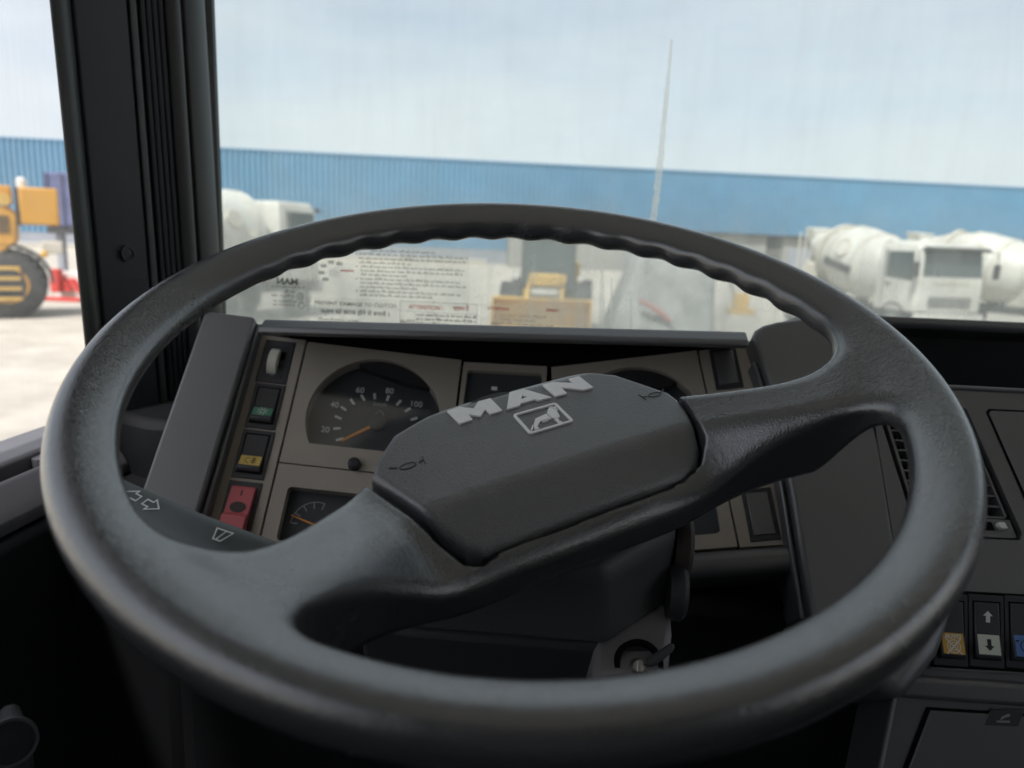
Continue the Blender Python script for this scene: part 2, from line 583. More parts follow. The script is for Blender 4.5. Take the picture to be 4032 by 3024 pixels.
def taubin(V, F, wgt, n):
    """low-pass smoothing of a quad mesh where wgt > 0, without shrinking it"""
    E_ = np.concatenate([F[:, [0, 1]], F[:, [1, 2]], F[:, [2, 3]], F[:, [3, 0]]])
    E_ = np.concatenate([E_, E_[:, ::-1]])
    deg = np.bincount(E_[:, 0], minlength=len(V)).astype(float)
    for i in range(n):
        lam = (0.55, -0.565)[i % 2]
        D = np.stack([np.bincount(E_[:, 0], V[E_[:, 1], d], len(V)) for d in range(3)], 1) / deg[:, None] - V
        V = V + lam * wgt[:, None] * D
    return V

def net_object(name, fn, lo, hi, h, T, material, parent, smooth_w=None, smooth_n=0):
    V, F = surface_nets(fn, lo, hi, h)
    if smooth_w:
        V = taubin(V, F, smooth_w(V), smooth_n)
    off = root_off(parent)
    M = np.array([T.x, T.y, T.z])
    W = V @ M + np.array(T.o - off)
    me = bpy.data.meshes.new(name)
    me.vertices.add(len(W))
    me.vertices.foreach_set('co', W.astype(np.float32).ravel())
    me.loops.add(F.size)
    me.loops.foreach_set('vertex_index', F.astype(np.int32).ravel())
    me.polygons.add(len(F))
    me.polygons.foreach_set('loop_start', np.arange(0, F.size, 4, dtype=np.int32))
    me.update(calc_edges=True)
    me.validate()
    me.shade_smooth()
    me.materials.append(MATS[material])
    o = bpy.data.objects.new(name, me)
    sc.collection.objects.link(o)
    o.parent = parent
    return o

def smin(a, b, k):
    h = np.clip(0.5 + 0.5 * (b - a) / k, 0, 1)
    return b * (1 - h) + a * h - k * h * (1 - h)
def smax(a, b, k):
    return -smin(-a, -b, k)
def sd_poly(x, y, poly):
    P = np.array(poly)
    x, y = np.broadcast_arrays(x, y)
    d = np.full(x.shape, 1e9)
    inside = np.zeros(x.shape, bool)
    n = len(P)
    for i in range(n):
        a, b = P[i], P[(i + 1) % n]
        ex, ey = b - a
        wx, wy = x - a[0], y - a[1]
        t = np.clip((wx * ex + wy * ey) / (ex * ex + ey * ey), 0, 1)
        d = np.minimum(d, (wx - t * ex) ** 2 + (wy - t * ey) ** 2)
        c = (a[1] > y) != (b[1] > y)
        with np.errstate(divide='ignore', invalid='ignore'):
            xi = ex * (y - a[1]) / (ey if ey else 1e-12) + a[0]
        inside ^= c & (x < xi)
    d = np.sqrt(d)
    return np.where(inside, -d, d)

# ================================================================== OUTSIDE: the yard
g = MB().box((-420, 420), (-300, 500), (-0.5, 0.0)).build('ground', 'concrete', smooth=False)
g['kind'] = 'structure'
# slab joints of the concrete yard, sunk strips laid just above the sheet
# ---- long blue warehouse
WA, WB = Vector((-92.0, 70.06, 0)), Vector((140.0, 107.1, 0))
wd = (WB - WA).normalized()
wn = Vector((wd.y, -wd.x, 0))                  # towards the yard
WL = (WB - WA).length
WT = Frame(WA, wd, wn, (0, 0, 1))
wh = thing('warehouse', 'long blue corrugated metal warehouse behind the yard', 'warehouse', WA)
prof = []
x = 0.0
while x < WL:
    prof += [(x, 0.0), (x + 0.30, 0.0), (x + 0.36, 0.24), (x + 0.54, 0.24)]
    x += 0.60
poly = prof + [(prof[-1][0] + 0.1, -6.0), (0, -6.0)]
MB(WT).prism(poly, 1.55, 11.2).build('cladding', 'blue_cladding', wh, smooth=False)
MB(WT).box((-0.2, WL + 0.2), (-6.0, 0.16), (0.0, 1.55)).build('plinth', 'plinth_grey', wh, smooth=False)
MB(WT).box((-0.3, WL + 0.3), (-6.2, 0.20), (11.21, 11.34)).build('eaves_flashing', 'eaves_blue', wh, smooth=False)
MB(WT).prism([(-0.2, 11.35), (-0.2, 11.36), (-40, 14.0), (-40, 11.35)], 0, WL, Frame(WA, wn, (0, 0, 1), wd)).build('roof', 'eaves_blue', wh, smooth=False)

# ---- grey sheds along the warehouse
def shed(label, a, b, h, depth=5.0):
    a, b = Vector(a), Vector(b)
    d = (b - a).normalized()
    nn = Vector((d.y, -d.x, 0))
    L = (b - a).length
    t = thing('storage_shed', label, 'shed', (a + b) / 2)
    T = Frame(a, d, nn, (0, 0, 1))
    MB(T).box((0, L), (-depth, 0), (0, h)).build('wall', 'shed_grey', t)
    MB(T).box((-0.4, L + 0.4), (-depth - 0.3, 0.5), (h, h + 0.22)).build('roof', 'truck_dark', t)
    k = max(1, int(L // 7))
    for i in range(k):
        c = L * (i + 0.5) / k
        MB(T).box((c - 1.3, c + 1.3), (0.0, 0.06), (0.05, min(3.0, h * 0.75))).build('roller_door', 'plinth_grey', t)
    return t
shed('long low grey shed with dark flat roof against the blue warehouse', (-6.0, 74.6, 0), (20.6, 78.6, 0), 4.1)
shed('short grey shed with dark roof, behind the concrete mixer trucks', (22.4, 78.8, 0), (26.4, 79.4, 0), 4.1)
cw = thing('compound_wall', 'low pale wall with a coping in front of the warehouse', 'wall', (-40, 66, 0))
MB().prism([(-64, 62.0), (-8, 70.6), (-8, 70.9), (-64, 62.3)], 0, 0.65).build('wall', 'dusty_white', cw)
MB().prism([(-64.1, 61.9), (-7.9, 70.5), (-7.9, 71.0), (-64.1, 62.4)], 0.65, 0.75).build('coping', 'sign_white', cw)

# ---- truck parts
def wheel(parent, x, y, r, wdt, side, rimcol='truck_white', lugs=0, tyre='tyre'):
    T = Frame((x, y, r), (1, 0, 0), (0, 0, 1), (0, -side, 0)) if side else None
    T = Frame((x, y, r), (1, 0, 0), (0, 0, side), (0, side, 0))
    h = wdt / 2
    ty = MB(T).lathe([(-h, r * 0.56), (-h, r * 0.86), (-h * 0.8, r * 0.97), (-h * 0.4, r), (h * 0.4, r), (h * 0.8, r * 0.97), (h, r * 0.86), (h, r * 0.56)], 32)
    if lugs:
        for i in range(lugs):
            a = 6.2832 * i / lugs
            L = Frame(T((0, 0, 0)), T.x * math.cos(a) + T.y * math.sin(a), T.y * math.cos(a) - T.x * math.sin(a), T.z)
            ty.box((r * 0.93, r * 1.03), (-0.07, 0.07), (-h * 0.95, -h * 0.1), L)
            L2 = Frame(T((0, 0, 0)), T.x * math.cos(a + 3.14 / lugs) + T.y * math.sin(a + 3.14 / lugs), T.y * math.cos(a + 3.14 / lugs) - T.x * math.sin(a + 3.14 / lugs), T.z)
            ty.box((r * 0.93, r * 1.03), (-0.07, 0.07), (h * 0.1, h * 0.95), L2)
    wo = ty.build('wheel', tyre, parent)
    MB(T).lathe([(h * 0.2, r * 0.565), (h * 1.02, r * 0.565), (h * 1.02, r * 0.50), (h * 0.62, r * 0.42), (h * 0.55, r * 0.22), (h * 0.9, r * 0.20), (h * 0.95, r * 0.05)], 28).build('rim', rimcol, wo)
    return wo

def cab_over(t, xr, xf, w2, z0, z1, col='truck_white', glass='truck_glass'):
    """cab-over-engine cab, +x is forward"""
    H = z1 - z0
    zs = z0 + H * 0.50                         # window sill
    zt = z0 + H * 0.90
    def sec(x0, x1, inset, z):
        return [(x0, -w2 + inset, z), (x1 - 0.10, -w2 + inset, z), (x1, -w2 + inset + 0.14, z), (x1, w2 - inset - 0.14, z), (x1 - 0.10, w2 - inset, z), (x0, w2 - inset, z)]
    b = MB().loft([sec(xr, xf, 0, z0), sec(xr, xf, 0, zs), sec(xr, xf - 0.12, 0.05, zt), sec(xr + 0.06, xf - 0.22, 0.14, z1)])
    body = b.build('cab', col, t, bevel=0.05, seg=2)
    # windscreen, slightly proud of the raked front
    xa, xb = xf + 0.006, xf - 0.105
    MB().loft([[(xa - 0.03, -w2 + 0.16, zs + 0.05), (xa, -w2 + 0.16, zs + 0.05), (xa, w2 - 0.16, zs + 0.05), (xa - 0.03, w2 - 0.16, zs + 0.05)],
               [(xb - 0.03, -w2 + 0.22, zt - 0.02), (xb + 0.012, -w2 + 0.22, zt - 0.02), (xb + 0.012, w2 - 0.22, zt - 0.02), (xb - 0.03, w2 - 0.22, zt - 0.02)]]).build('windscreen', glass, t, bevel=0.01)
    MB().box((xf - 0.12, xf + 0.16), (-w2 + 0.12, w2 - 0.12), (zt - 0.02, zt + 0.10)).build('sun_visor', 'truck_dark', t, bevel=0.03)
    for sgn in (-1, 1):
        T = Frame((0, 0, 0), (1, 0, 0), (0, 0, 1), (0, sgn, 0))
        MB(T).prism([(xr + 0.42, zs - 0.02), (xf - 0.20, zs - 0.10), (xf - 0.20, zs + 0.02), (xf - 0.34, zt - 0.06), (xr + 0.46, zt - 0.06)], w2 - 0.05, w2 + 0.008, T, None).build('side_window', glass, t)
        MB(T).box((xr + 0.33, xr + 0.36), (z0 + 0.12, zt), (w2 - 0.03, w2 + 0.006)).build('door_seam', 'truck_dark', t)
        MB(T).box((xr + 0.48, xr + 0.66), (zs - 0.24, zs - 0.19), (w2, w2 + 0.04)).build('door_handle', 'truck_dark', t)
        mm = MB().tube([(xf - 0.02, sgn * (w2 - 0.05), zt), (xf + 0.12, sgn * (w2 + 0.20), zt - 0.02), (xf + 0.12, sgn * (w2 + 0.22), zs + 0.1)], 0.018)
        mo = mm.build('mirror_arm', 'truck_dark', t)
        MB().box((xf + 0.06, xf + 0.16), (sgn * (w2 + 0.12), sgn * (w2 + 0.32)), (zs + 0.02, zs + 0.48)).build('mirror', 'truck_dark', mo, bevel=0.03)
        MB().box((xf - 0.04, xf + 0.05), (sgn * (w2 - 0.42), sgn * (w2 - 0.12)), (z0 - 0.18, z0 + 0.0)).build('headlight', 'truck_glass', t, bevel=0.02)
    MB().box((xf, xf + 0.03), (-w2 * 0.62, w2 * 0.62), (z0 + 0.18, z0 + 0.48)).build('grille', 'truck_dark', t, bevel=0.01)
    for k in range(3):
        MB().box((xf + 0.03, xf + 0.045), (-w2 * 0.60, w2 * 0.60), (z0 + 0.24 + 0.08 * k, z0 + 0.26 + 0.08 * k)).build('grille_bar', col, t)
    MB().box((xf - 0.08, xf + 0.14), (-w2, w2), (z0 - 0.42, z0 - 0.02)).build('bumper', col, t, bevel=0.05)
    MB().box((xf, xf + 0.02), (-w2 * 0.5, w2 * 0.5), (zs - 0.16, zs - 0.08)).build('badge_bar', 'dusty_white', t)
    return body

def mixer(label, loc, rz, lettering=True, tone='truck_white'):
    t = thing('concrete_mixer_truck', label, 'truck', loc, rz, 'white concrete mixer trucks in a row')
    MB().box((-3.6, 3.4), (-0.45, 0.45), (0.75, 1.05)).build('chassis', 'truck_dark', t)
    cab_over(t, 1.85, 3.65, 1.23, 0.95, 3.05)
    for x in (2.75, -1.2, -2.55):
        for sgn in (-1, 1):
            wheel(t, x, sgn * 1.02, 0.52, 0.36 if x > 0 else 0.55, sgn)
        if x > 0:
            for sgn in (-1, 1):
                MB().loft([[(x + 0.66 * math.cos(a), sgn * 1.24, 0.55 + 0.66 * math.sin(a)), (x + 0.66 * math.cos(a), sgn * 0.8, 0.55 + 0.66 * math.sin(a)), (x + 0.60 * math.cos(a), sgn * 0.8, 0.55 + 0.60 * math.sin(a)), (x + 0.60 * math.cos(a), sgn * 1.24, 0.55 + 0.60 * math.sin(a))] for a in [0.1 + 0.326 * k for k in range(10)]]).build('mudguard', 'truck_dark', t)
    tilt = R_(13)
    ax = Vector((-math.cos(tilt), 0, math.sin(tilt)))
    D = Frame((1.45, 0, 1.95), Vector((math.sin(tilt), 0, math.cos(tilt))), (0, 1, 0), ax)
    dr = MB(D).lathe([(0.0, 0.55), (0.12, 0.80), (0.35, 0.98), (1.2, 1.17), (2.1, 1.19), (2.45, 1.14), (3.2, 0.90), (3.9, 0.64), (4.05, 0.60), (4.15, 0.48), (4.5, 0.44)], 40).build('drum', tone, t)
    for z, r in ((1.15, 1.19), (2.45, 1.17), (3.55, 0.80)):
        MB(D).ring(r, r - 0.06, z - 0.03, z + 0.03, 40).build('drum_band', 'dusty_white', dr)
    MB(D).ring(1.05, 0.80, 3.10, 3.22, 40).build('roller_ring', 'dusty_white', dr)
    # swirl emblem and dark dabs of lettering low on the flank
    for sgn in (-1, 1):
        E2 = Frame(D((0, 0, 1.65)) + Vector((0, sgn * 1.05, 0.55)), -ax, Vector((0, -sgn * 0.5, 0.87)), (0, sgn * 0.87, 0.5))
        MB(E2).ring(0.34, 0.22, -0.25, 0.03, 24).build('emblem_ring', 'dusty_white', dr)
        if lettering:
            L2 = Frame(D((0, 0, 1.75)) + Vector((0, sgn * 1.20, -0.10)), ax * -sgn * -1, Vector((math.sin(tilt), 0, math.cos(tilt))), (0, sgn, 0))
            for k in range(7):
                MB(L2).box((-0.72 + 0.21 * k, -0.57 + 0.21 * k), (-0.13, 0.13), (-0.2, 0.012)).build('letter_block', 'truck_dark', dr)
    MB().prism([(1.55, 1.05), (1.55, 2.45), (1.35, 2.45), (0.8, 1.05)], -0.6, 0.6, Frame((0, 0, 0), (1, 0, 0), (0, 0, 1), (0, -1, 0))).build('front_stand', 'dusty_white', t)
    MB().prism([(-2.1, 1.05), (-2.3, 2.2), (-2.6, 2.3), (-3.2, 1.05)], -0.8, 0.8, Frame((0, 0, 0), (1, 0, 0), (0, 0, 1), (0, -1, 0))).build('rear_stand', 'dusty_white', t)
    MB().loft([[(-2.75, -0.5, 3.55), (-3.35, -0.5, 3.60), (-3.35, 0.5, 3.60), (-2.75, 0.5, 3.55)], [(-2.85, -0.25, 2.75), (-3.15, -0.25, 2.75), (-3.15, 0.25, 2.75), (-2.85, 0.25, 2.75)]]).build('hopper', 'truck_white', t, bevel=0.03)
    MB().loft([[(-2.95, -0.22, 2.7), (-3.2, -0.22, 2.7), (-3.2, 0.22, 2.7), (-2.95, 0.22, 2.7)], [(-3.7, -0.2, 1.35), (-3.95, -0.2, 1.35), (-3.95, 0.2, 1.35), (-3.7, 0.2, 1.35)]]).build('chute', 'truck_white', t, bevel=0.02)
    MB().lathe([(-0.55, 0.0), (-0.55, 0.30), (0.55, 0.30), (0.55, 0.0)], 20, Frame((1.45, 0, 2.85), (1, 0, 0), (0, 0, 1), (0, -1, 0))).build('water_tank', 'truck_white', t)
    MB().tube([(-2.9, -0.7, 1.1), (-2.9, -0.7, 3.4)], 0.03).tube([(-2.9, -0.95, 1.1), (-2.9, -0.95, 3.4)], 0.03).build('ladder', 'dusty_white', t)
    return t
A35 = R_(17)
hd = Vector((math.sin(A35), -math.cos(A35), 0))
side_r = Vector((-math.cos(A35), -math.sin(A35), 0))
cor = Vector((10.55, 22.75, 0))
m1 = cor - hd * 3.65 - side_r * 1.2
rzm = math.atan2(hd.y, hd.x)
mixer('white concrete mixer truck whose cab shows its windscreen, dark lettering on the drum', m1, rzm)
mixer('white concrete mixer truck with plain drum, parked beyond the lettered mixer', m1 + Vector((4.9, 1.2, 0)), rzm + R_(16), lettering=False)

# ---- white bulk tanker
tk_hd = Vector((0.34, 0.940, 0))
tk = thing('tanker_truck', 'white bulk tanker truck parked along the blue warehouse, grey cab windows', 'truck', (-10.85, 18.4, 0), math.atan2(tk_hd.y, tk_hd.x))
MB().box((-1.3, 5.0), (-0.45, 0.45), (0.75, 1.05)).build('chassis', 'truck_dark', tk)
cab_over(tk, 3.4, 5.25, 1.23, 1.15, 3.50)
MB().loft([[(x, 1.22 * k * math.cos(a), 2.42 + 1.32 * k * math.sin(a)) for a in [6.2832 * i / 28 for i in range(28)]] for x, k in ((-1.3, 0.5), (-1.2, 0.85), (-1.0, 1.0), (2.9, 1.0), (3.1, 0.85), (3.2, 0.5))]).build('tank', 'truck_white', tk)
for x in (-0.3, 1.7):
    h = MB(Frame((x, 0, 3.72), (1, 0, 0), (0, 1, 0), (0, 0, 1))).lathe([(0, 0.30), (0.12, 0.30), (0.16, 0.24)], 20).build('hatch', 'dusty_white', tk)
for x in (-0.6, 1.0, 2.6):
    MB().loft([[(x + dx, 1.235 * k * math.cos(a), 2.42 + 1.335 * k * math.sin(a)) for a in [6.2832 * i / 28 for i in range(28)]] for dx, k in ((-0.04, 0.9), (-0.04, 1.0), (0.04, 1.0), (0.04, 0.9))]).build('tank_band', 'dusty_white', tk)
for i, (x, z, s) in enumerate(((0.2, 2.95, 0.30), (0.9, 2.85, 0.22), (1.7, 2.9, 0.30), (2.3, 2.6, 0.26))):
    MB(Frame((x, -1.16, z), (1, 0, 0), (0, 0.35, 0.94), (0, -0.94, 0.35))).prism([(s * math.cos(a) * (0.8 + 0.3 * random.random()), s * 0.8 * math.sin(a)) for a in [0.52 * k for k in range(12)]], -0.3, 0.05).build('painted_mark', 'dusty_white', tk)
MB().box((-1.1, 2.5), (-1.2, -1.1), (1.1, 1.35)).box((-1.1, 2.5), (1.1, 1.2), (1.1, 1.35)).build('side_rail', 'dusty_white', tk)
for x in (4.3, 1.5, 0.2):
    for sgn in (-1, 1):
        wheel(tk, x, sgn * 1.02, 0.52, 0.36 if x > 0 else 0.55, sgn)

# ---- yellow wheel loader, seen head-on
ld = thing('wheel_loader', 'yellow wheel loader with its bucket lowered, facing the cab', 'loader', (-0.55, 20.4, 0), R_(-92))
def ld_part(name, m_, bev=0.03, material='loader_yellow', par=None):
    return m_.build(name, material, par or ld, bevel=bev)
SX = Frame((0, 0, 0), (1, 0, 0), (0, 0, 1), (0, -1, 0))
ld_part('bucket', MB(SX).prism([(1.35, 0.15), (2.3, 0.12), (2.32, 0.17), (1.6, 0.26), (1.42, 0.55), (1.5, 1.02), (1.95, 1.16), (1.93, 1.22), (1.42, 1.12), (1.30, 0.6)], -1.28, 1.28))
for y in (-1.29, 1.25):
    ld_part('bucket_cheek', MB(SX).prism([(1.35, 0.15), (2.25, 0.14), (1.95, 1.2), (1.45, 1.1)], -y - 0.04, -y), 0.01)
for k in range(8):
    MB().box((2.28, 2.50), (-1.2 + 0.33 * k, -1.06 + 0.33 * k), (0.11, 0.17)).build('tooth', 'truck_dark', ld)
for y in (-0.52, 0.40):
    ld_part('lift_arm', MB(SX).prism([(1.4, 0.45), (1.5, 0.65), (0.9, 1.35), (-0.2, 1.75), (-0.3, 1.55), (0.7, 1.12)], -y - 0.12, -y))
ld_part('cross_tube', MB().box((0.55, 0.85), (-0.45, 0.45), (1.42, 1.78)), 0.06)
MB().box((0.86, 0.88), (-0.36, 0.36), (1.22, 1.38)).build('name_plate', 'sign_white', ld)
ld_part('front_frame', MB().box((-0.3, 0.7), (-0.55, 0.55), (0.5, 1.3)), 0.04, 'truck_dark')
ld_part('engine_hood', MB().box((-3.4, -1.5), (-0.85, 0.85), (0.9, 2.05)), 0.10)
cb = MB().loft([[(-1.5, -0.75, 1.3), (-0.1, -0.75, 1.3), (-0.1, 0.75, 1.3), (-1.5, 0.75, 1.3)], [(-1.5, -0.72, 3.05), (-0.28, -0.72, 3.05), (-0.28, 0.72, 3.05), (-1.5, 0.72, 3.05)]]).build('cab', 'truck_glass', ld, bevel=0.04)
MB().box((-1.6, -0.1), (-0.8, 0.8), (3.05, 3.22)).build('cab_roof', 'loader_yellow', ld, bevel=0.05)
for y in (-0.76, 0.70):
    MB().loft([[(-0.14, y, 1.3), (-0.06, y, 1.3), (-0.06, y + 0.06, 1.3), (-0.14, y + 0.06, 1.3)], [(-0.32, y, 3.05), (-0.24, y, 3.05), (-0.24, y + 0.06, 3.05), (-0.32, y + 0.06, 3.05)]]).build('cab_post', 'truck_dark', ld)
for y in (-0.95, 0.85):
    MB().box((-0.15, 0.02), (y, y + 0.14), (1.55, 1.70)).build('work_light', 'sign_white', ld, bevel=0.02)
for x in (0.2, -2.6):
    for sgn in (-1, 1):
        wheel(ld, x, sgn * 0.98, 0.74, 0.55, sgn, 'loader_yellow', lugs=18)

# ---- tarpaulin-covered load
tp = thing('covered_load', 'bulky load under a grey tarpaulin with a red strap, beside the yellow loader', 'tarpaulin', (2.7, 20.6, 0))
def tarp_fn():
    rings = []
    for z, k, sx in ((0.02, 1.22, 0.0), (0.5, 1.12, -0.02), (1.1, 1.02, 0.03), (1.8, 0.93, 0.12), (2.3, 0.86, 0.20), (2.62, 0.72, 0.26), (2.78, 0.40, 0.30)):
        r = []
        for i in range(48):
            a = 6.2832 * i / 48
            sq = 1 / max(abs(math.cos(a)), abs(math.sin(a))) ** 0.75
            fold = 1 + 0.035 * math.sin(a * 11 + z) * (1 - z / 3.4) + 0.02 * math.sin(a * 5 + 2 * z)
            xx = 1.32 * k * sq * fold * math.cos(a) + sx
            if xx < 0:
                xx *= 1.0 + 0.05 * (2.4 - z) * 0.35
            r.append((2.7 + xx, 20.9 + 1.3 * k * sq * fold * math.sin(a), z + 0.05 * math.sin(a * 3)))
        rings.append(r)
    return rings
MB().loft(tarp_fn()).build('tarpaulin', 'tarp_grey', tp, ang=80)
MB().tube([(1.95, 19.36, 1.20), (2.25, 19.34, 1.06), (2.55, 19.33, 0.88), (2.85, 19.33, 0.66)], [0.07, 0.07, 0.08, 0.04]).build('strap', 'faded_red', tp)
# small yellow plate compactor by the mixers
cp = thing('plate_compactor', 'small yellow plate compactor standing between tarpaulin and mixer trucks', 'compactor', (7.25, 30.8, 0))
MB().prism([(6.85, 0.0), (7.7, 0.0), (7.85, 0.2), (6.7, 0.2)], -31.1, -30.4, XZ).build('base_plate', 'loader_yellow', cp)
MB().box((6.95, 7.55), (30.5, 31.0), (0.2, 0.85)).build('engine', 'loader_yellow', cp, bevel=0.05)
MB().tube([(7.0, 30.7, 0.6), (6.75, 30.7, 1.3), (6.6, 30.7, 1.5)], 0.04).tube([(7.5, 30.7, 0.6), (7.3, 30.7, 1.3), (7.2, 30.7, 1.5)], 0.04).build('handle', 'truck_dark', cp)

# ---- yellow mobile crane by the door window
cr = thing('mobile_crane', 'yellow rough terrain crane with big lugged tyres and orange rims', 'crane', (-16.6, 19.6, 0))
def cr_part(name, m_, material='machine_yellow', bev=0.04, par=None):
    return m_.build(name, material, par or cr, bevel=bev)
cr_part('carrier', MB().box((-20.5, -14.7), (18.9, 20.6), (0.95, 1.55)), 'truck_dark')
cr_part('engine_deck', MB(XZ).prism([(-20.4, 1.75), (-15.5, 1.75), (-15.15, 2.05), (-15.1, 2.75), (-15.3, 3.0), (-20.4, 2.95)], -20.5, -18.75), bev=0.06)
gr = MB()
for k in range(6):
    gr.box((-15.55, -15.28), (18.72, 18.76), (2.3 + 0.08 * k, 2.34 + 0.08 * k))
gr.build('grille', 'truck_dark', cr)
cr_part('counterweight', MB().box((-15.02, -14.12), (18.8, 20.6), (2.52, 3.52)), bev=0.05)
cr_part('counterweight_post', MB().box((-15.12, -15.0), (18.85, 19.0), (2.5, 3.5)), 'truck_dark', 0.01)
cr_part('boom', MB().box((-21.5, -15.2), (19.3, 19.9), (3.05, 3.55)), bev=0.05)
wn_ = MB()
for k in range(5):
    wn_.lathe([(-0.3, 0.16), (0.3, 0.16)], 14, Frame((-15.35 - 0.34 * k, 19.0, 3.16 + 0.05 * (k % 2)), (1, 0, 0), (0, 0, 1), (0, -1, 0)))
wn_.build('winch', 'loader_yellow', cr)
cr_part('beacon', MB(Frame((-14.95, 19.2, 3.52), (1, 0, 0), (0, 1, 0), (0, 0, 1))).lathe([(0, 0.12), (0.2, 0.12), (0.26, 0.06)], 14), 'sign_white', 0)
cr_part('mudguard', MB().loft([[(-15.45 + 1.08 * math.cos(a), y, 0.95 + 1.05 * math.sin(a)) for y in (18.75, 19.6)] + [(-15.45 + 1.01 * math.cos(a), y, 0.95 + 0.98 * math.sin(a)) for y in (19.6, 18.75)] for a in [0.0 + 0.2 * k for k in range(14)]]), 'truck_dark', 0)
cr_part('headlamp', MB(Frame((-14.55, 18.7, 1.75), (1, 0, 0), (0, 0, 1), (0, -1, 0))).lathe([(-0.1, 0.08), (0.05, 0.1), (0.08, 0.06)], 14), 'amber_lens', 0)
cr_part('tool_box', MB().box((-14.6, -14.1), (18.9, 19.5), (1.75, 2.1)), 'dusty_white', 0.03)
for x in (-15.45, -19.2):
    wheel(cr, x, 19.05, 0.90, 0.62, -1, 'machine_yellow', lugs=22)
    wheel(cr, x, 20.4, 0.90, 0.62, 1, 'machine_yellow', lugs=22)
for k in range(4):
    MB().box((-16.1, -15.12), (18.3, 18.5), (0.52 + 0.27 * k, 0.60 + 0.27 * k)).build('step', 'loader_yellow', cr, bevel=0.01)
for x in (-16.15, -15.1):
    MB().box((x, x + 0.05), (18.35, 18.45), (0.35, 1.9)).build('ladder_rail', 'truck_dark', cr)
wc = Vector((-14.85, 19.05, 0))
ca = R_(36)
dv = Vector((-16.6, 19.6, 0)) - wc
cr.rotation_euler = (0, 0, ca)
cr.location = wc + Vector((dv.x * math.cos(ca) - dv.y * math.sin(ca), dv.x * math.sin(ca) + dv.y * math.cos(ca), 0)) + Vector((0.05, 0.1, 0))
# striped outrigger beam and red mats in front of the warehouse
ot = thing('outrigger_box', 'red and white striped outrigger beam on the concrete beside the crane', 'outrigger', (-16.9, 24.0, 0))
for k in range(5):
    MB(XZ).prism([(-17.7 + 0.42 * k, 0.85 - 0.12 * k), (-17.5 + 0.42 * k, 0.85 - 0.12 * k), (-17.15 + 0.42 * k, 0.30 - 0.04 * k), (-17.35 + 0.42 * k, 0.30 - 0.04 * k)], -24.1, -23.9).build('red_stripe', 'sign_red', ot)
MB(XZ).prism([(-17.85, 0.0), (-15.5, 0.0), (-15.5, 0.35), (-17.3, 0.95), (-17.85, 0.95)], -24.6, -24.12).build('beam', 'sign_white', ot)
MB().box((-17.75, -17.45), (23.7, 24.0), (0.25, 1.05)).build('jack', 'sign_red', ot, bevel=0.02)
MB().box((-18.3, -16.4), (23.2, 23.6), (0.0, 0.12)).build('float_mat', 'sign_red', ot, bevel=0.02)
# blue sheeted container behind the crane
bc = thing('covered_container', 'dark blue sheeted container standing behind the yellow crane', 'container', (-18.0, 28.5, 0))
MB().box((-20.6, -16.8), (27.6, 29.9), (2.45, 4.55)).build('sheet', 'tarp_blue', bc, bevel=0.1)
for k in range(7):
    MB().box((-20.5 + 0.6 * k, -20.38 + 0.6 * k), (27.52, 27.62), (2.5, 4.5)).build('rib', 'blue_container', bc)
MB().box((-20.6, -16.8), (27.6, 29.9), (2.2, 2.45)).build('deck', 'truck_dark', bc)
for x in (-20.4, -17.2):
    for y in (27.8, 29.5):
        MB().box((x, x + 0.25), (y, y + 0.25), (0, 2.2)).build('leg', 'plinth_grey', bc)

# ================================================================== THE CAB
# ---- shell around the camera
sh = thing('cab_shell', 'dim interior lining of the truck cab around the dashboard', 'cab', (0.6, -0.2, 1.30))
MB().box((-0.56, 1.76), (-1.40, 0.96), (1.25, 1.30)).build('floor', 'dash_shaded', sh)
MB().box((-0.58, 1.78), (-1.44, 0.98), (3.38, 3.44)).build('roof_lining', 'headliner', sh)
MB().box((-0.58, 1.78), (-1.44, -1.40), (1.25, 3.38)).build('rear_wall', 'cab_trim', sh)
MB().box((1.768, 1.773), (-0.95, 0.76), (2.33, 3.12)).build('passenger_window', 'door_glass', sh, smooth=False)
MB().box((-0.60, -0.54), (-1.40, -0.95), (1.25, 3.38)).build('side_wall', 'cab_trim', sh)
MB().box((1.74, 1.80), (-1.40, -0.95), (1.25, 3.38)).build('side_wall', 'cab_trim', sh)
MB().box((1.74, 1.80), (-0.95, 0.96), (1.25, 2.33)).build('passenger_door_panel', 'cab_trim', sh)
MB().box((1.74, 1.80), (-0.95, 0.96), (3.12, 3.38)).build('window_header', 'cab_trim', sh)
MB().box((-0.60, -0.52), (-0.95, 0.96), (3.14, 3.38)).build('window_header', 'cab_trim', sh)
MB().box((-0.58, 1.78), (0.90, 0.98), (3.28, 3.38)).build('windscreen_header', 'cab_trim', sh)
MB().box((1.66, 1.80), (0.74, 0.98), (1.25, 3.38)).build('pillar', 'pillar_plastic', sh)
MB().box((-0.58, 1.78), (0.94, 0.99), (1.25, 2.39)).build('bulkhead', 'dash_shaded', sh)

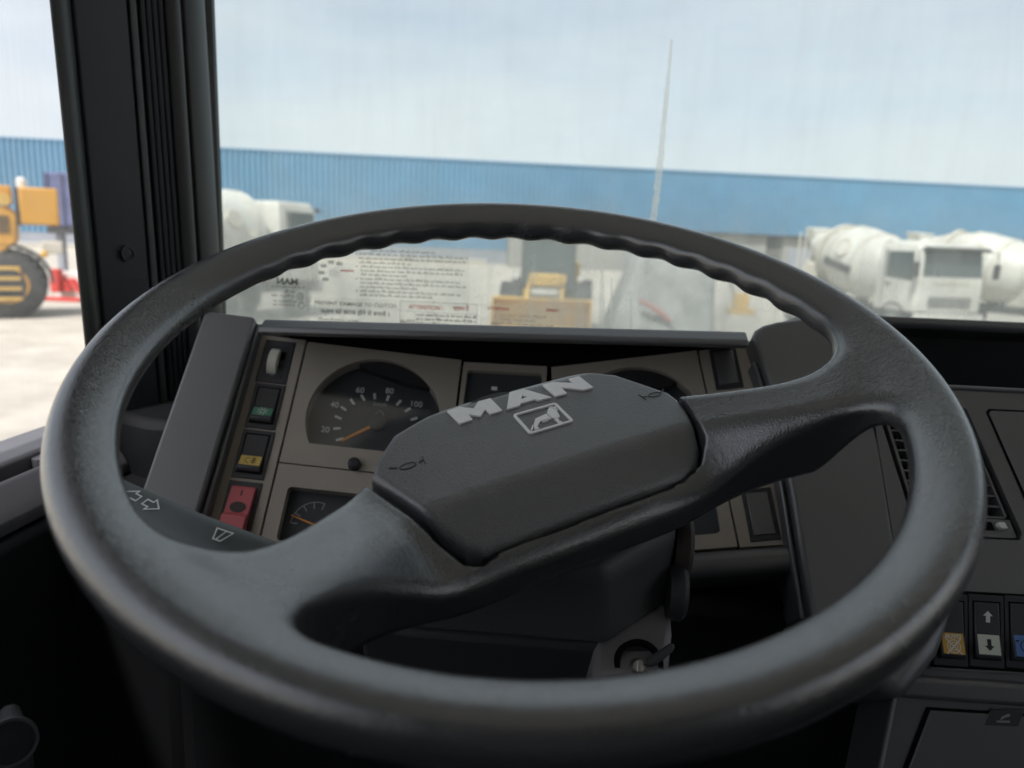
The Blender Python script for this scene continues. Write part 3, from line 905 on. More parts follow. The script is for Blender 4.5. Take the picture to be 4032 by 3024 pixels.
# ---- windscreen with its print, stickers and dried streaks
ws = thing('windscreen', 'dusty windscreen glass with stickers along its lower edge', 'windscreen', (0.6, 0.93, 2.40))
MB().box((-0.462, 1.665), (0.930, 0.934), (2.39, 3.285)).build('glass', 'windscreen_glass', ws, smooth=False)
WS = Frame((0, 0.9285, 0), (1, 0, 0), (0, 0, 1), (0, -1, 0))
def at_ws(x, z):
    k = 0.9285 / 0.92                          # measured on a plane at 0.92
    return x * k, 2.6 + (z - 2.6) * k
rgd = random.Random(3)
def ragged(pts, wd, T, name, material, parent):
    m_ = MB(T)
    P = []
    for i in range(len(pts) - 1):
        for k in range(10):
            t = k / 10
            P.append((pts[i][0] * (1 - t) + pts[i + 1][0] * t, pts[i][1] * (1 - t) + pts[i + 1][1] * t, wd[i] * (1 - t) + wd[i + 1] * t))
    L = [(x - w_ * (0.5 + 0.3 * rgd.random()), z) for x, z, w_ in P]
    R = [(x + w_ * (0.5 + 0.3 * rgd.random()), z) for x, z, w_ in P]
    m_.prism(L + R[::-1], 0.0, 0.0004)
    return m_.build(name, material, parent, smooth=False)
ragged([at_ws(*q) for q in ((0.1075, 2.84), (0.1065, 2.781), (0.1055, 2.728), (0.1045, 2.691), (0.1035, 2.658), (0.102, 2.633), (0.100, 2.60), (0.098, 2.56))],
       (0.0022, 0.0040, 0.0052, 0.0060, 0.0060, 0.0064, 0.006, 0.003), WS, 'dirt_streak', 'dirt_film', ws)
for x, z0, z1, wq in ((0.048, 2.475, 2.585, 0.006), (0.060, 2.475, 2.56, 0.003), (0.020, 2.475, 2.53, 0.0025), (0.085, 2.475, 2.54, 0.002), ):
    ragged([at_ws(x + (z0 - z) * 0.05, z) for z in (z1, (z0 + z1) / 2, z0)], (wq * 0.3, wq, wq * 0.8), WS, 'dirt_streak', 'dirt_film', ws)

def print_lines(name, rows, T, material, parent, h=0.0032, gap=0.0016):
    """rows of small printed words too fine to read: (x0, x1, z)"""
    m_ = MB(T)
    for x0, x1, z in rows:
        x = x0
        while x < x1 - 0.002:
            w_ = min(rgd.uniform(0.004, 0.011), x1 - x)
            y = x
            while y < x + w_ - 0.0004:            # letters of the word
                lw = rgd.uniform(0.0010, 0.0017)
                hh = h * rgd.choice((0.62, 0.62, 0.62, 1.0))
                m_.box((y, min(y + lw, x + w_)), (z - h * 0.31, z - h * 0.31 + hh), (0, 0.0003))
                y += lw + 0.0005
            x += w_ + gap
    return m_.build(name, material, parent, smooth=False, kind='stuff')
def W2(x, z):
    a = at_ws(x, z)
    return Frame(WS((a[0], a[1], 0.0006)), WS.x, WS.y, WS.z)
# maker's mark etched in the glass, made to be read from outside
mk = MB(WS).sheet([at_ws(-0.40, 2.475), at_ws(-0.336, 2.475), at_ws(-0.336, 2.56), at_ws(-0.40, 2.56)], 0.0002).build('maker_mark', 'sticker_film', ws, smooth=False)
text('mark_text', 'MAN', 0.0115, W2(-0.3625, 2.537), 'ink_film_black', mk, xscale=-1.15, bold=0.0005)
print_lines('mark_lines', [(*sorted((at_ws(-0.384, 0)[0], at_ws(-0.339, 0)[0])), at_ws(0, 2.530)[1]), (at_ws(-0.366, 0)[0], at_ws(-0.352, 0)[0], at_ws(0, 2.524)[1]), (at_ws(-0.384, 0)[0], at_ws(-0.353, 0)[0], at_ws(0, 2.5185)[1]), (at_ws(-0.382, 0)[0], at_ws(-0.350, 0)[0], at_ws(0, 2.5115)[1]), (at_ws(-0.382, 0)[0], at_ws(-0.352, 0)[0], at_ws(0, 2.5065)[1])], WS.shift(dz=0.0006), 'ink_film_grey', mk, h=0.0036)
MB(W2(-0.3455, 2.519)).ring(0.0046, 0.0039, 0, 0.0003, 24).build('approval_ring', 'ink_film_black', mk, smooth=False)
text('approval_letter', 'E', 0.006, W2(-0.3455, 2.519), 'ink_film_black', mk, xscale=-1)
MB(W2(-0.344, 2.507)).ring(0.0054, 0.0045, 0, 0.0003, 4).build('approval_square', 'ink_film_black', mk, smooth=False)
# large instruction sticker
s1 = MB(WS).sheet([at_ws(-0.331, 2.500), at_ws(-0.123, 2.510), at_ws(-0.125, 2.589), at_ws(-0.331, 2.589)], 0.0002).build('sticker', 'sticker_film', ws, smooth=False, label='large clear sticker with rows of small print')
rows = []
for i, (x0, x1) in enumerate(((-0.252, -0.165), (-0.267, -0.127), (-0.267, -0.129), (-0.267, -0.20), (-0.265, -0.131), (-0.265, -0.133), (-0.265, -0.205), (-0.266, -0.136), (-0.266, -0.128), (-0.266, -0.19), (-0.266, -0.135), (-0.266, -0.172))):
    z = 2.5815 - 0.0052 * i
    a, b = at_ws(x0, z), at_ws(x1, z)
    rows.append((a[0], b[0], a[1]))
print_lines('small_print', rows, WS.shift(dz=0.0006), 'ink_film_grey', s1, h=0.0036)
dt = MB(WS.shift(dz=0.0005))
for i in (1, 4, 7, 10):
    a = at_ws(-0.2705, 2.5815 - 0.0052 * i)
    dt.prism([(a[0] + 0.0013 * math.cos(q), a[1] + 0.0013 * math.sin(q)) for q in [0.785 * k for k in range(8)]], 0, 0.0003)
dt.build('bullet_dots', 'ink_film_grey', s1, smooth=False)
ic = MB(W2(-0.301, 2.552))
for k in range(5):
    a = R_(60 + 42 * k)
    ic.prism([(0.016 * math.cos(a) + 0.0032 * math.cos(q) * 1.5, 0.013 * math.sin(a) + 0.0026 * math.sin(q)) for q in [0.628 * j for j in range(10)]], 0, 0.0003)
ic.build('diagram', 'ink_film_grey', s1, smooth=False)
MB(W2(-0.300, 2.551)).prism([(0.007 * math.cos(q), 0.006 * math.sin(q)) for q in [0.52 * j for j in range(12)]], 0.0004, 0.0007).build('diagram_knob', 'dirt_film', s1, smooth=False)
MB(W2(-0.283, 2.5545)).box((-0.009, 0.009), (-0.0009, 0.0009), (0, 0.0003)).build('diagram_pointer', 'ink_film_red', s1, smooth=False)
# clutch sticker
s2 = MB(WS).sheet([at_ws(-0.328, 2.480), at_ws(-0.216, 2.482), at_ws(-0.216, 2.5205), at_ws(-0.328, 2.5185)], 0.0004).build('sticker', 'sticker_film', ws, smooth=False, label='clear sticker about the clutch')
text('sticker_text', 'PREVENT DAMAGE TO CLUTCH', 0.0072, W2(-0.2725, 2.5115), 'ink_film_black', s2, xscale=1.05, bold=0.0001)
text('sticker_text', 'क्लच को खराब होने से बचाये ।', 0.0082, W2(-0.2725, 2.5005), 'ink_film_black', s2, xscale=1.0, bold=0.0001)
text('sticker_text', 'Move off only in 1st gear', 0.0054, W2(-0.2945, 2.4905), 'ink_film_black', s2)
# boxed attention sticker
s3 = MB(WS).sheet([at_ws(-0.214, 2.480), at_ws(-0.112, 2.480), at_ws(-0.112, 2.5195), at_ws(-0.214, 2.5195)], 0.0003).build('sticker', 'sticker_film', ws, smooth=False, label='boxed clear sticker headed in red')
fr_ = MB(WS.shift(dz=0.0005))
def bar(x0, x1, z0, z1):
    a, b = at_ws(x0, z0), at_ws(x1, z1)
    fr_.box((a[0], b[0]), (a[1], b[1]), (0, 0.0003))
bar(-0.2135, -0.1125, 2.5185, 2.5193); bar(-0.2135, -0.1125, 2.5055, 2.5061); bar(-0.2135, -0.2129, 2.480, 2.5185); bar(-0.1131, -0.1125, 2.480, 2.5185); bar(-0.1945, -0.1940, 2.480, 2.5055)
fr_.build('frame_lines', 'ink_film_grey', s3, smooth=False)
text('sticker_text', 'ATTENTION !', 0.0074, W2(-0.1795, 2.5118), 'ink_film_red', s3, bold=0.00015)
text('sticker_text', 'ध्यान दें', 0.0074, W2(-0.134, 2.5125), 'ink_film_red', s3, bold=0.00015)
text('sticker_text', 'AUTO', 0.0066, W2(-0.2038, 2.4925), 'ink_film_black', s3, bold=0.0002)
print_lines('small_print', [(at_ws(-0.192, 0)[0], at_ws(x1, 0)[0], at_ws(0, z)[1]) for x1, z in ((-0.114, 2.5020), (-0.114, 2.4965), (-0.150, 2.4910), (-0.12, 2.4855))], WS.shift(dz=0.0006), 'ink_film_black', s3, h=0.0036)
# cranking sticker
s4 = MB(WS).sheet([at_ws(-0.109, 2.478), at_ws(0.002, 2.478), at_ws(0.002, 2.520), at_ws(-0.109, 2.520)], 0.0002).build('sticker', 'sticker_film', ws, smooth=False, label='clear sticker with red heading beside the boxed one')
text('sticker_text', 'ATTENTION', 0.0052, W2(-0.086, 2.5145), 'ink_film_red', s4, bold=0.0001)
text('sticker_text', 'सावधान !', 0.0052, W2(-0.0155, 2.5155), 'ink_film_red', s4, bold=0.0001)
text('sticker_text', 'DO NOT CRANK ENGINE', 0.0052, W2(-0.0535, 2.5065), 'ink_film_grey', s4)
text('sticker_text', 'MORE THAN 10 SEC.', 0.0050, W2(-0.059, 2.5010), 'ink_film_grey', s4)
print_lines('small_print', [(at_ws(-0.095, 0)[0], at_ws(-0.015, 0)[0], at_ws(0, 2.4955)[1]), (at_ws(-0.095, 0)[0], at_ws(-0.03, 0)[0], at_ws(0, 2.4905)[1])], WS.shift(dz=0.0006), 'ink_film_grey', s4, h=0.0036)
MB().tube([(-0.462, 0.925, 2.37), (-0.462, 0.925, 3.29)], 0.012, 10).build('gasket', 'rubber_seal', ws)

# ---- windscreen pillar on the driver's side
pl = thing('windscreen_pillar', 'black windscreen pillar with ribbed trim between door window and windscreen', 'pillar', (-0.50, 0.78, 2.20))
def strip(name, poly, material, bev=0.0, z=(2.10, 3.38), lean=0.0035, par=None):
    lo_ = [(x, y + 0.012, z[0]) for x, y in poly]
    hi_ = [(x - 0.008, y - 0.026, z[1]) for x, y in poly]
    return MB().loft([lo_, hi_]).build(name, material, par or pl, bevel=bev, ang=50)
strip('door_seal', [(-0.4905, 0.700), (-0.4845, 0.706), (-0.4845, 0.722), (-0.4975, 0.735), (-0.502, 0.722)], 'rubber_seal', 0.003)
strip('pillar_cover', [(-0.4830, 0.7225), (-0.4640, 0.775), (-0.4635, 0.782), (-0.50, 0.80), (-0.53, 0.775), (-0.503, 0.737)], 'pillar_plastic', 0.003)
strip('trim_edge', [(-0.4625, 0.783), (-0.4590, 0.788), (-0.4600, 0.793), (-0.480, 0.80)], 'pillar_trim', 0.0015)
for k in range(4):
    a = k / 4
    x0, y0 = -0.4585 + 0.0135 * a, 0.796 + 0.024 * a
    strip('trim_rib', [(x0, y0), (x0 + 0.0020, y0 + 0.0020), (x0 + 0.0028, y0 + 0.0050), (x0 + 0.0005, y0 + 0.0058), (x0 - 0.02, y0 + 0.012)], 'pillar_plastic', 0.001)
strip('trim_roll', [(-0.4450, 0.8205), (-0.4360, 0.8240), (-0.4335, 0.8310), (-0.4360, 0.838), (-0.47, 0.85)], 'pillar_trim', 0.003)
strip('glass_seal', [(-0.4385, 0.846), (-0.4320, 0.858), (-0.4300, 0.875), (-0.4330, 0.890), (-0.455, 0.90), (-0.47, 0.87)], 'rubber_seal', 0.004)
strip('pillar_core', [(-0.475, 0.80), (-0.448, 0.835), (-0.452, 0.90), (-0.47, 0.935), (-0.58, 0.935), (-0.58, 0.85), (-0.53, 0.79)], 'void_black')
pt = Vector((-0.4728, 0.753, 2.571))
nd = Vector((0.94, -0.34, 0)).normalized()
PC = Frame(pt, Vector((0.34, 0.94, 0)).normalized(), (0, 0, 1), nd)
MB(PC).ring(0.0085, 0.0058, -0.004, 0.002, 24).build('screw_ring', 'black_plastic', pl)
MB(PC).lathe([(-0.004, 0.0056), (0.0006, 0.0056), (0.0012, 0.003)], 20).build('screw_cap', 'black_plastic', pl)

# ---- driver's door
dr_ = thing('driver_door', 'dark plastic driver door with lit window ledge and slot', 'door', (-0.50, 0.1, 1.35))
YA, YB = -0.95, 0.72
TY = Frame((0, 0, 0), (1, 0, 0), (0, 0, 1), (0, -1, 0))
def along(name, prof, y0, y1, material, bev=0.004, dz=0.0, par=None):
    a = [(x, y0, z) for x, z in prof]
    b = [(x, y1, z + dz) for x, z in prof]
    return MB().loft([a, b]).build(name, material, par or dr_, bevel=bev, ang=25, seg=3)
along('window_ledge', [(-0.56, 2.383), (-0.506, 2.384), (-0.502, 2.381), (-0.502, 2.340), (-0.56, 2.33)], YA, YB, 'door_plastic', 0.002)
along('slot_floor', [(-0.504, 2.362), (-0.490, 2.362), (-0.490, 2.32), (-0.504, 2.32)], YA, YB, 'void_black', 0)
along('ledge_front', [(-0.4905, 2.374), (-0.4855, 2.3735), (-0.4700, 2.3555), (-0.4650, 2.346), (-0.4650, 2.336), (-0.4905, 2.336)], YA, YB, 'door_plastic', 0.004)
along('door_panel', [(-0.56, 2.334), (-0.464, 2.334), (-0.460, 2.29), (-0.452, 1.95), (-0.40, 1.90), (-0.40, 1.75), (-0.44, 1.70), (-0.45, 1.35), (-0.56, 1.35)], YA, YB, 'dash_shaded', 0.012)
sl = MB(Frame((-0.4965, 0.628, 2.366), (0, 1, 0), (1, 0, 0), (0, 0, 1)))
sl.prism([(0.0, -0.0075), (0.11, -0.0075), (0.11, 0.0075), (0.0, 0.0075), (-0.004, 0.0045), (-0.0055, 0), (-0.004, -0.0045)], -0.02, 0.0125)
sl.build('slot_end', 'door_plastic', dr_, bevel=0.001)
MB().box((-0.531, -0.526), (-0.95, 0.775), (2.33, 3.16)).build('window_glass', 'door_glass', dr_, smooth=False)
KN = Frame((-0.278, 0.300, 2.338), Vector((0.2, -0.90, 0.39)).normalized(), (0, 0, 1), Vector((0.86, -0.05, -0.1)).normalized())
kx = Vector((0.62, -0.72, 0.32)).normalized()
ky = kx.cross(Vector((0, 0, 1))).normalized()
KN = Frame(Vector((-0.266, 0.300, 2.344)), ky, kx.cross(ky), kx)
lv = thing('lever_knob', 'black round lever knob with a bright rim, low beside the door', 'knob', (-0.33, 0.38, 1.35))
MB(KN).lathe([(-0.060, 0.005), (-0.050, 0.006), (-0.022, 0.0075), (-0.006, 0.0108), (0.0, 0.0120), (0.002, 0.0116)], 32).build('knob_body', 'dash_shaded', lv)
MB(KN).ring(0.0119, 0.0104, 0.0015, 0.0034, 40).build('knob_rim', 'rocker', lv)
MB(KN).lathe([(0.0, 0.0104), (0.0022, 0.0103)], 32).build('knob_cap', 'dash_shaded', lv)
q0 = KN((0, 0, -0.058))
MB().tube([q0, q0 + Vector((-0.03, 0.04, -0.04)), Vector((-0.33, 0.38, 2.0)), Vector((-0.33, 0.38, 1.30))], 0.006, 10).build('lever_rod', 'black_plastic', lv)

# ================================================================== DASHBOARD
S_up = Vector((0, 0.6157, 0.788))
FC = Frame((-0.0613, 0.735, 2.473), (1, 0, 0), S_up, (0, -0.788, 0.6157))
FL = Frame((-0.1045, 0.735, 2.473), (0.9903, 0.1097, -0.0857), S_up, (0.1392, -0.7803, 0.6097))
FR = Frame((-0.0125, 0.735, 2.473), (0.9903, -0.1097, 0.0857), S_up, (-0.1392, -0.7803, 0.6097)).turn(R_(6.5))
FK = Frame((0.3735, 0.6746, 2.4854), (1, 0, 0), S_up, (0, -0.788, 0.6157))
s72 = R_(72)
FW = Frame((0.3305, 0.5599, 2.3386), (1, 0, 0), (0, math.cos(s72), math.sin(s72)), (0, -math.sin(s72), math.cos(s72)))
def mm(pts):
    return [(u / 1000, -v / 1000) for u, v in pts]
def rect(T, u0, u1, v0, v1, w0, w1, m_=None):
    return (m_ or MB(T)).box((u0 / 1000, u1 / 1000), (-v1 / 1000, -v0 / 1000), (w0 / 1000, w1 / 1000), T)
def at_mm(T, u, v, w=0.0):
    return Frame(T((u / 1000, -v / 1000, w / 1000)), T.x, T.y, T.z)
def rrect(u0, u1, v0, v1, r, n=4):
    P = []
    for cx, cy, a0 in ((u1 - r, v0 + r, -90), (u1 - r, v1 - r, 0), (u0 + r, v1 - r, 90), (u0 + r, v0 + r, 180)):
        P += [(cx + r * math.cos(R_(a0 + 90 * k / n)), cy + r * math.sin(R_(a0 + 90 * k / n))) for k in range(n + 1)]
    return P
def with_hole(outer, hole):
    """outer ring joined to a hole by a slit, so that one polygon carries the opening"""
    best = min(((a[0] - b[0]) ** 2 + (a[1] - b[1]) ** 2, i, j) for i, a in enumerate(outer) for j, b in enumerate(hole))
    _, i, j = best
    area = lambda p: sum(p[k][0] * p[(k + 1) % len(p)][1] - p[(k + 1) % len(p)][0] * p[k][1] for k in range(len(p)))
    if (area(outer) > 0) == (area(hole) > 0):
        hole = hole[::-1]
        j = len(hole) - 1 - j
    return outer[:i + 1] + hole[j:] + hole[:j + 1] + outer[i:]
def holed(T, outer, hole, w0, w1):
    """slab with an opening: top sheet plus the walls of both rings"""
    m_ = MB(T)
    bm = bmesh.new()
    def loop(p):
        vs_ = [bm.verts.new((a, b, 0)) for a, b in p]
        return [bm.edges.new((vs_[k], vs_[(k + 1) % len(vs_)])) for k in range(len(vs_))]
    e = loop(outer) + loop(hole)
    bmesh.ops.triangle_fill(bm, use_beauty=True, use_dissolve=False, edges=e)
    bm.verts.index_update()
    vv = [(v.co.x, v.co.y, w1) for v in bm.verts]
    m_.add(vv, [tuple(v.index for v in f.verts) for f in bm.faces])
    bm.free()
    for p in (outer, hole):
        n = len(p)
        m_.add([(a, b, w1) for a, b in p] + [(a, b, w0) for a, b in p], [(k, (k + 1) % n, n + (k + 1) % n, n + k) for k in range(n)])
    return m_

db = thing('dashboard', 'dark grey moulded truck dashboard with visor, tray and centre console', 'dashboard', (0.5, 0.80, 1.30))
# -- visor over the instruments
zsl = lambda x: 0.022 * (x + 0.287)
def xprof(name, prof, x0, x1, material, bev=0.0, slope=True, par=None, ang=30, seg=3):
    rings = []
    for x in (x0, x1):
        dz = zsl(x) if slope else 0
        rings.append([(x, y, z + dz) for y, z in prof])
    return MB().loft(rings).build(name, material, par or db, bevel=bev, ang=ang, seg=seg)
xprof('visor', [(0.6700, 2.5172), (0.6570, 2.5110), (0.6550, 2.5065), (0.6620, 2.5030), (0.700, 2.5020), (0.790, 2.5020), (0.900, 2.440), (0.900, 2.47), (0.700, 2.5135)], -0.288, 0.166, 'dash_plastic', 0.002)
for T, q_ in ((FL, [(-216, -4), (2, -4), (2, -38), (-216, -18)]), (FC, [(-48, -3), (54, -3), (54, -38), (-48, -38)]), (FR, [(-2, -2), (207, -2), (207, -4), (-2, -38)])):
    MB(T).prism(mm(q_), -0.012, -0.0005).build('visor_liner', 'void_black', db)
MB().box((-0.34, 0.21), (0.765, 0.93), (2.36, 2.45)).build('dash_top', 'dash_shaded', db)
# -- raised frame left of the instruments
FB = FL.shift(dz=0.022)
MB(FB).prism(mm([(-262, -10), (-258, -14), (-213, -14), (-211, -10), (-214, 205), (-267, 205)]), -0.05, 0.0).build('side_bolster', 'dash_plastic', db, bevel=0.004, seg=3)
MB(FB).prism(mm([(-211, -12), (-207, -8), (-209, 230), (-213.5, 230)]), -0.05, -0.007).build('bolster_lip', 'dash_plastic', db, bevel=0.002)
MB().prism([(-0.435, 0.705), (-0.375, 0.700), (-0.34, 0.76), (-0.34, 0.93), (-0.55, 0.93), (-0.55, 0.76)], 1.6, 2.40).build('dash_end', 'dash_shaded', db, bevel=0.01)
MB().prism([(-0.52, 0.60), (-0.36, 0.63), (-0.33, 0.74), (-0.33, 0.90), (-0.52, 0.90)], 2.0, 2.335).build('dash_shoulder', 'dash_shaded', db, bevel=0.02, seg=3)
# -- hump right of the instruments and the tray beyond it
MB(FK).prism(mm([(-166, 215), (-171, 120), (-179, 17), (-189, -27), (-193, -44), (-190, -52), (-182, -58), (-168, -63), (-141, -69), (-104, -72), (-97, -66), (-95, 0), (-93, 40), (-90, 60), (-90, 215)]), -0.16, 0.0).build('centre_hump', 'dash_plastic', db, bevel=0.006, seg=4)
MB(FK).prism(mm([(-171, 215), (-176, 120), (-184, 17), (-193, -22), (-188, -22), (-180, 17), (-172, 120), (-166, 215)]), -0.05, -0.010).build('hump_lip', 'dash_plastic', db, bevel=0.002)
MB().prism([(0.845, 2.521), (0.841, 2.527), (0.845, 2.534), (0.93, 2.515), (0.93, 2.50)], 0.275, 1.66, Frame((0, 0, 0), (0, 1, 0), (0, 0, 1), (1, 0, 0))).build('tray_top', 'dash_plastic', db, bevel=0.002)
MB().box((0.20, 1.66), (0.70, 0.93), (2.40, 2.44)).build('tray_floor', 'dash_shaded', db)
MB().box((0.275, 1.66), (0.915, 0.93), (2.44, 2.515)).build('tray_back', 'dash_shaded', db)
# -- console face with openings for the vent
vent_hole = mm([(-88, 26), (-82, 21), (-16, 18), (-9, 22), (13, 134), (10, 140), (-66, 142), (-73, 138)])
holed(FK, mm([(-92, 0), (700, 0), (700, 187), (-92, 187)]), vent_hole, -0.05, 0.0).build('console_face', 'dash_plastic', db, ang=30)
MB(FK).prism(mm([(-92, -1.5), (700, -1.5), (700, 3), (-92, 3)]), -0.004, 0.0022).build('console_edge', 'dash_plastic', db, bevel=0.0015, seg=2)
MB(FK).prism(mm([(-169, 190), (-166, 215), (-155, 246), (-104, 272), (-70, 236), (-44, 188.5), (-88, 188)]), -0.10, -0.0005).build('console_corner', 'dash_plastic', db, bevel=0.012, seg=4)
vb = rect(FK, -95, 20, 14, 146, -46, -40).build('vent_backing', 'void_black', db)
vt = thing('air_vent', 'black louvred air vent with white slider, set in the console beside the wheel rim', 'vent', FK((-0.035, -0.142, -0.02)))
def vq(u, v, w, t=1.0):                       # slanting sides: position across the vent at height v
    a = (v - 20) / 118
    return (-88 + 15 * a) * (1 - u) + (-9 + 21 * a) * u
for u0, u1 in ((0.055, 0.085), (0.93, 0.955)):
    MB(FK).prism([(vq(u0, 24, 0) / 1000, -0.024), (vq(u1, 24, 0) / 1000, -0.024), (vq(u1, 120, 0) / 1000, -0.120), (vq(u0, 120, 0) / 1000, -0.120)], -0.020, -0.002).build('vent_frame', 'dash_plastic', vt)
for k in range(11):
    v = 26 + 9.4 * k
    MB(FK).prism([(vq(0.07, v, 0) / 1000, -v / 1000), (vq(0.945, v, 0) / 1000, -v / 1000), (vq(0.945, v + 1.5, 0) / 1000, -(v + 1.5) / 1000), (vq(0.07, v + 1.5, 0) / 1000, -(v + 1.5) / 1000)], -0.020, -0.003).build('louvre', 'dash_plastic', vt)
for u in (0.19, 0.32, 0.45, 0.58, 0.71, 0.84):
    MB(FK).prism([(vq(u, 24, 0) / 1000, -0.024), (vq(u + 0.012, 24, 0) / 1000, -0.024), (vq(u + 0.012, 120, 0) / 1000, -0.120), (vq(u, 120, 0) / 1000, -0.120)], -0.034, -0.012).build('vane', 'black_plastic', vt)
MB(FK).prism(mm([(-70, 122.5), (7.5, 122), (10, 138), (-68, 139.5)]), -0.02, -0.0025).build('slider_plate', 'dash_plastic', vt, bevel=0.001)
MB(FK).prism(mm([(-22, 125.5), (-9, 125.3), (-7, 132.5), (-20, 133)]), -0.0024, -0.0018).build('slider_slot', 'void_black', vt, smooth=False)
MB(FK).prism(mm([(-5.5, 127.0), (-4.8, 126.0), (0, 126.0), (1.5, 131.3), (-3.5, 131.6), (-5.6, 129.4)]), -0.003, 0.002).build('slider_tab', 'white_ink', vt, bevel=0.0005)
# -- storage lid on the console
MB(FK).prism(mm([(7, 24), (10, 20.5), (260, 18.5), (260, 172), (38, 174), (33, 170)]), -0.001, 0.0004).build('lid_gap', 'void_black', db, smooth=False)
MB(FK).prism(mm([(9.2, 25), (11.5, 22.5), (258, 20.5), (258, 170), (39.5, 171.8), (35.5, 169)]), -0.001, 0.0016).build('storage_lid', 'dash_plastic', db, bevel=0.001)
# -- lower console: switch row and ashtray
MB(FW).prism(mm([(-46, -1.5), (380, -1.5), (380, 330), (-120, 330), (-78, 200), (-52, 70)]), -0.06, -0.0008).build('console_lower', 'dash_plastic', db, bevel=0.003)
MB(FW).prism(mm([(-46, 66), (380, 62), (380, 80), (-56, 84)]), -0.02, 0.006).build('console_ledge', 'dash_plastic', db, bevel=0.0045, seg=3)
MB(FW).prism(mm([(-26.5, -1.0), (115, -3), (115, 57.5), (-26.5, 59.5)]), -0.004, 0.0006).build('switch_well', 'void_black', db, smooth=False)
MB(FW).prism(mm([(-28, 59.0), (116, 56.5), (116, 58.2), (-28, 60.8)]), -0.004, 0.0022).build('well_edge', 'dash_plastic', db, bevel=0.0007)
MB(FW).prism(mm([(-30, 90), (300, 84.5), (300, 260), (-96, 262)]), -0.001, 0.0003).build('tray_gap', 'void_black', db, smooth=False)
at_ = MB(FW).prism(mm([(-27.5, 92), (300, 86.5), (300, 258), (-91, 260)]), -0.001, 0.0016).build('ashtray_front', 'dash_plastic', db, bevel=0.001)
MB(FW).prism(mm([(18, 87.3), (43, 85.8), (38, 98.6), (12.5, 99.6)]), 0.0, 0.0020).build('ashtray_grip', 'rocker', at_, bevel=0.0006)
sy = MB(FW)
sy.prism(mm([(21.5, 96.6), (31.5, 96.0), (31.5, 94.6), (21.7, 95.2)]), 0.002, 0.0023)
sy.prism(mm([(24.2, 94.2), (26.0, 91.8), (30.2, 89.6), (31.8, 89.8), (31.2, 91.4), (28, 92.4), (25.3, 94.2)]), 0.002, 0.0023)
sy.build('ashtray_symbol', 'grey_ink', at_, smooth=False)

# -- rocker switches of the console
def rocker_switch(T, u0, u1, v0, v1, name, parent, material='rocker', tall=7.0, well=True):
    b = rect(T, u0, u1, v0, v1, -2, 1.6).build(name, 'switch_body', parent, bevel=0.0006)
    du, dv = u1 - u0, v1 - v0
    a0, a1, b0, b1 = u0 + 0.14 * du, u1 - 0.14 * du, v0 + 0.10 * dv, v1 - 0.12 * dv
    bm_ = (b0 + b1) / 2 + 2
    pr = [(b0, 2.2), (bm_, 3.0), (b1 - 3, tall), (b1, tall - 2.2), (b1, 0), (b0, 0)]
    rings = [[(u / 1000, -v / 1000, w_ / 1000) for v, w_ in pr] for u in (a0, a1)]
    MB(T).prism(mm([(a0 - 1, b0 - 1), (a1 + 1, b0 - 1), (a1 + 1, b1 + 1), (a0 - 1, b1 + 1)]), 0.0016, 0.00185).build('rocker_gap', 'void_black', b, smooth=False)
    r = MB(T).loft(rings).build('rocker', material, b, bevel=0.0009, seg=2, ang=20)
    # plane of the pressed lower half, for its lens
    pa, pb = Vector(T(((a0 + a1) / 2000, -bm_ / 1000, 0.0030))), Vector(T(((a0 + a1) / 2000, -(b1 - 3) / 1000, tall / 1000)))
    yv = (pa - pb).normalized()
    return b, r, Frame((pa + pb) / 2, T.x, yv, T.x.cross(yv)), (a1 - a0) / 1000, (pa - pb).length
def lens(F, w_, h_, material, parent, name='lens', dy=0.0):
    MB(F).box((-w_ / 2, w_ / 2), (dy - h_ / 2, dy + h_ / 2), (-0.0005, 0.0004)).build(name, material, parent, bevel=0.0002)

cs = thing('console_switches', 'row of rocker switches with amber, white and blue lenses in the console', 'switches', FW((0.03, -0.06, 0)))
b, r, F, w_, h_ = rocker_switch(FW, -25, 1.2, 1.5, 57, 'switch', cs)
b['label'] = 'rocker switch with amber AUTO lens'
lens(F, w_ * 0.86, h_ * 0.92, 'amber_lens', b)
text('lens_text', 'AUTO', 0.0044, F.shift(dy=h_ * 0.30, dz=0.0006), 'white_ink', b, bold=0.00012)
sy = MB(F.shift(dy=-h_ * 0.12, dz=0.0005))
sy.ring(0.0052, 0.0045, 0, 0.0002, 28)
sy.ring(0.0032, 0.0026, 0, 0.0002, 24)
for a in (45, 135):
    A = F.shift(dy=-h_ * 0.12, dz=0.0005).turn(R_(a))
    sy.box((-0.0082, 0.0082), (-0.0004, 0.0004), (0, 0.0002), A)
sy.build('lens_symbol', 'white_ink', b, smooth=False)
b, r, F, w_, h_ = rocker_switch(FW, 2.2, 28.8, 0.5, 56, 'switch', cs, tall=6)
b['label'] = 'rocker switch with white lens and up and down arrows'
lens(F, w_ * 0.86, h_ * 0.88, 'white_lens', b)
arrow = [(0, 0.0045), (0.0036, 0.0008), (0.0015, 0.0008), (0.0015, -0.0042), (-0.0015, -0.0042), (-0.0015, 0.0008), (-0.0036, 0.0008)]
MB(F.shift(dz=0.0005)).prism([(x, -y) for x, y in arrow], 0, 0.0002).build('down_arrow', 'black_ink', b, smooth=False)
MB(at_mm(FW, 15.8, 17, 2.75)).prism(arrow, 0, 0.0004).build('up_arrow', 'white_ink', b, smooth=False)
b, r, F, w_, h_ = rocker_switch(FW, 29.8, 56.4, -0.5, 55, 'switch', cs)
b['label'] = 'rocker switch with blue lens'
lens(F, w_ * 0.86, h_ * 0.92, 'blue_lens', b)
sy = MB(F.shift(dz=0.0005))
sy.ring(0.0046, 0.0040, 0, 0.0002, 24)
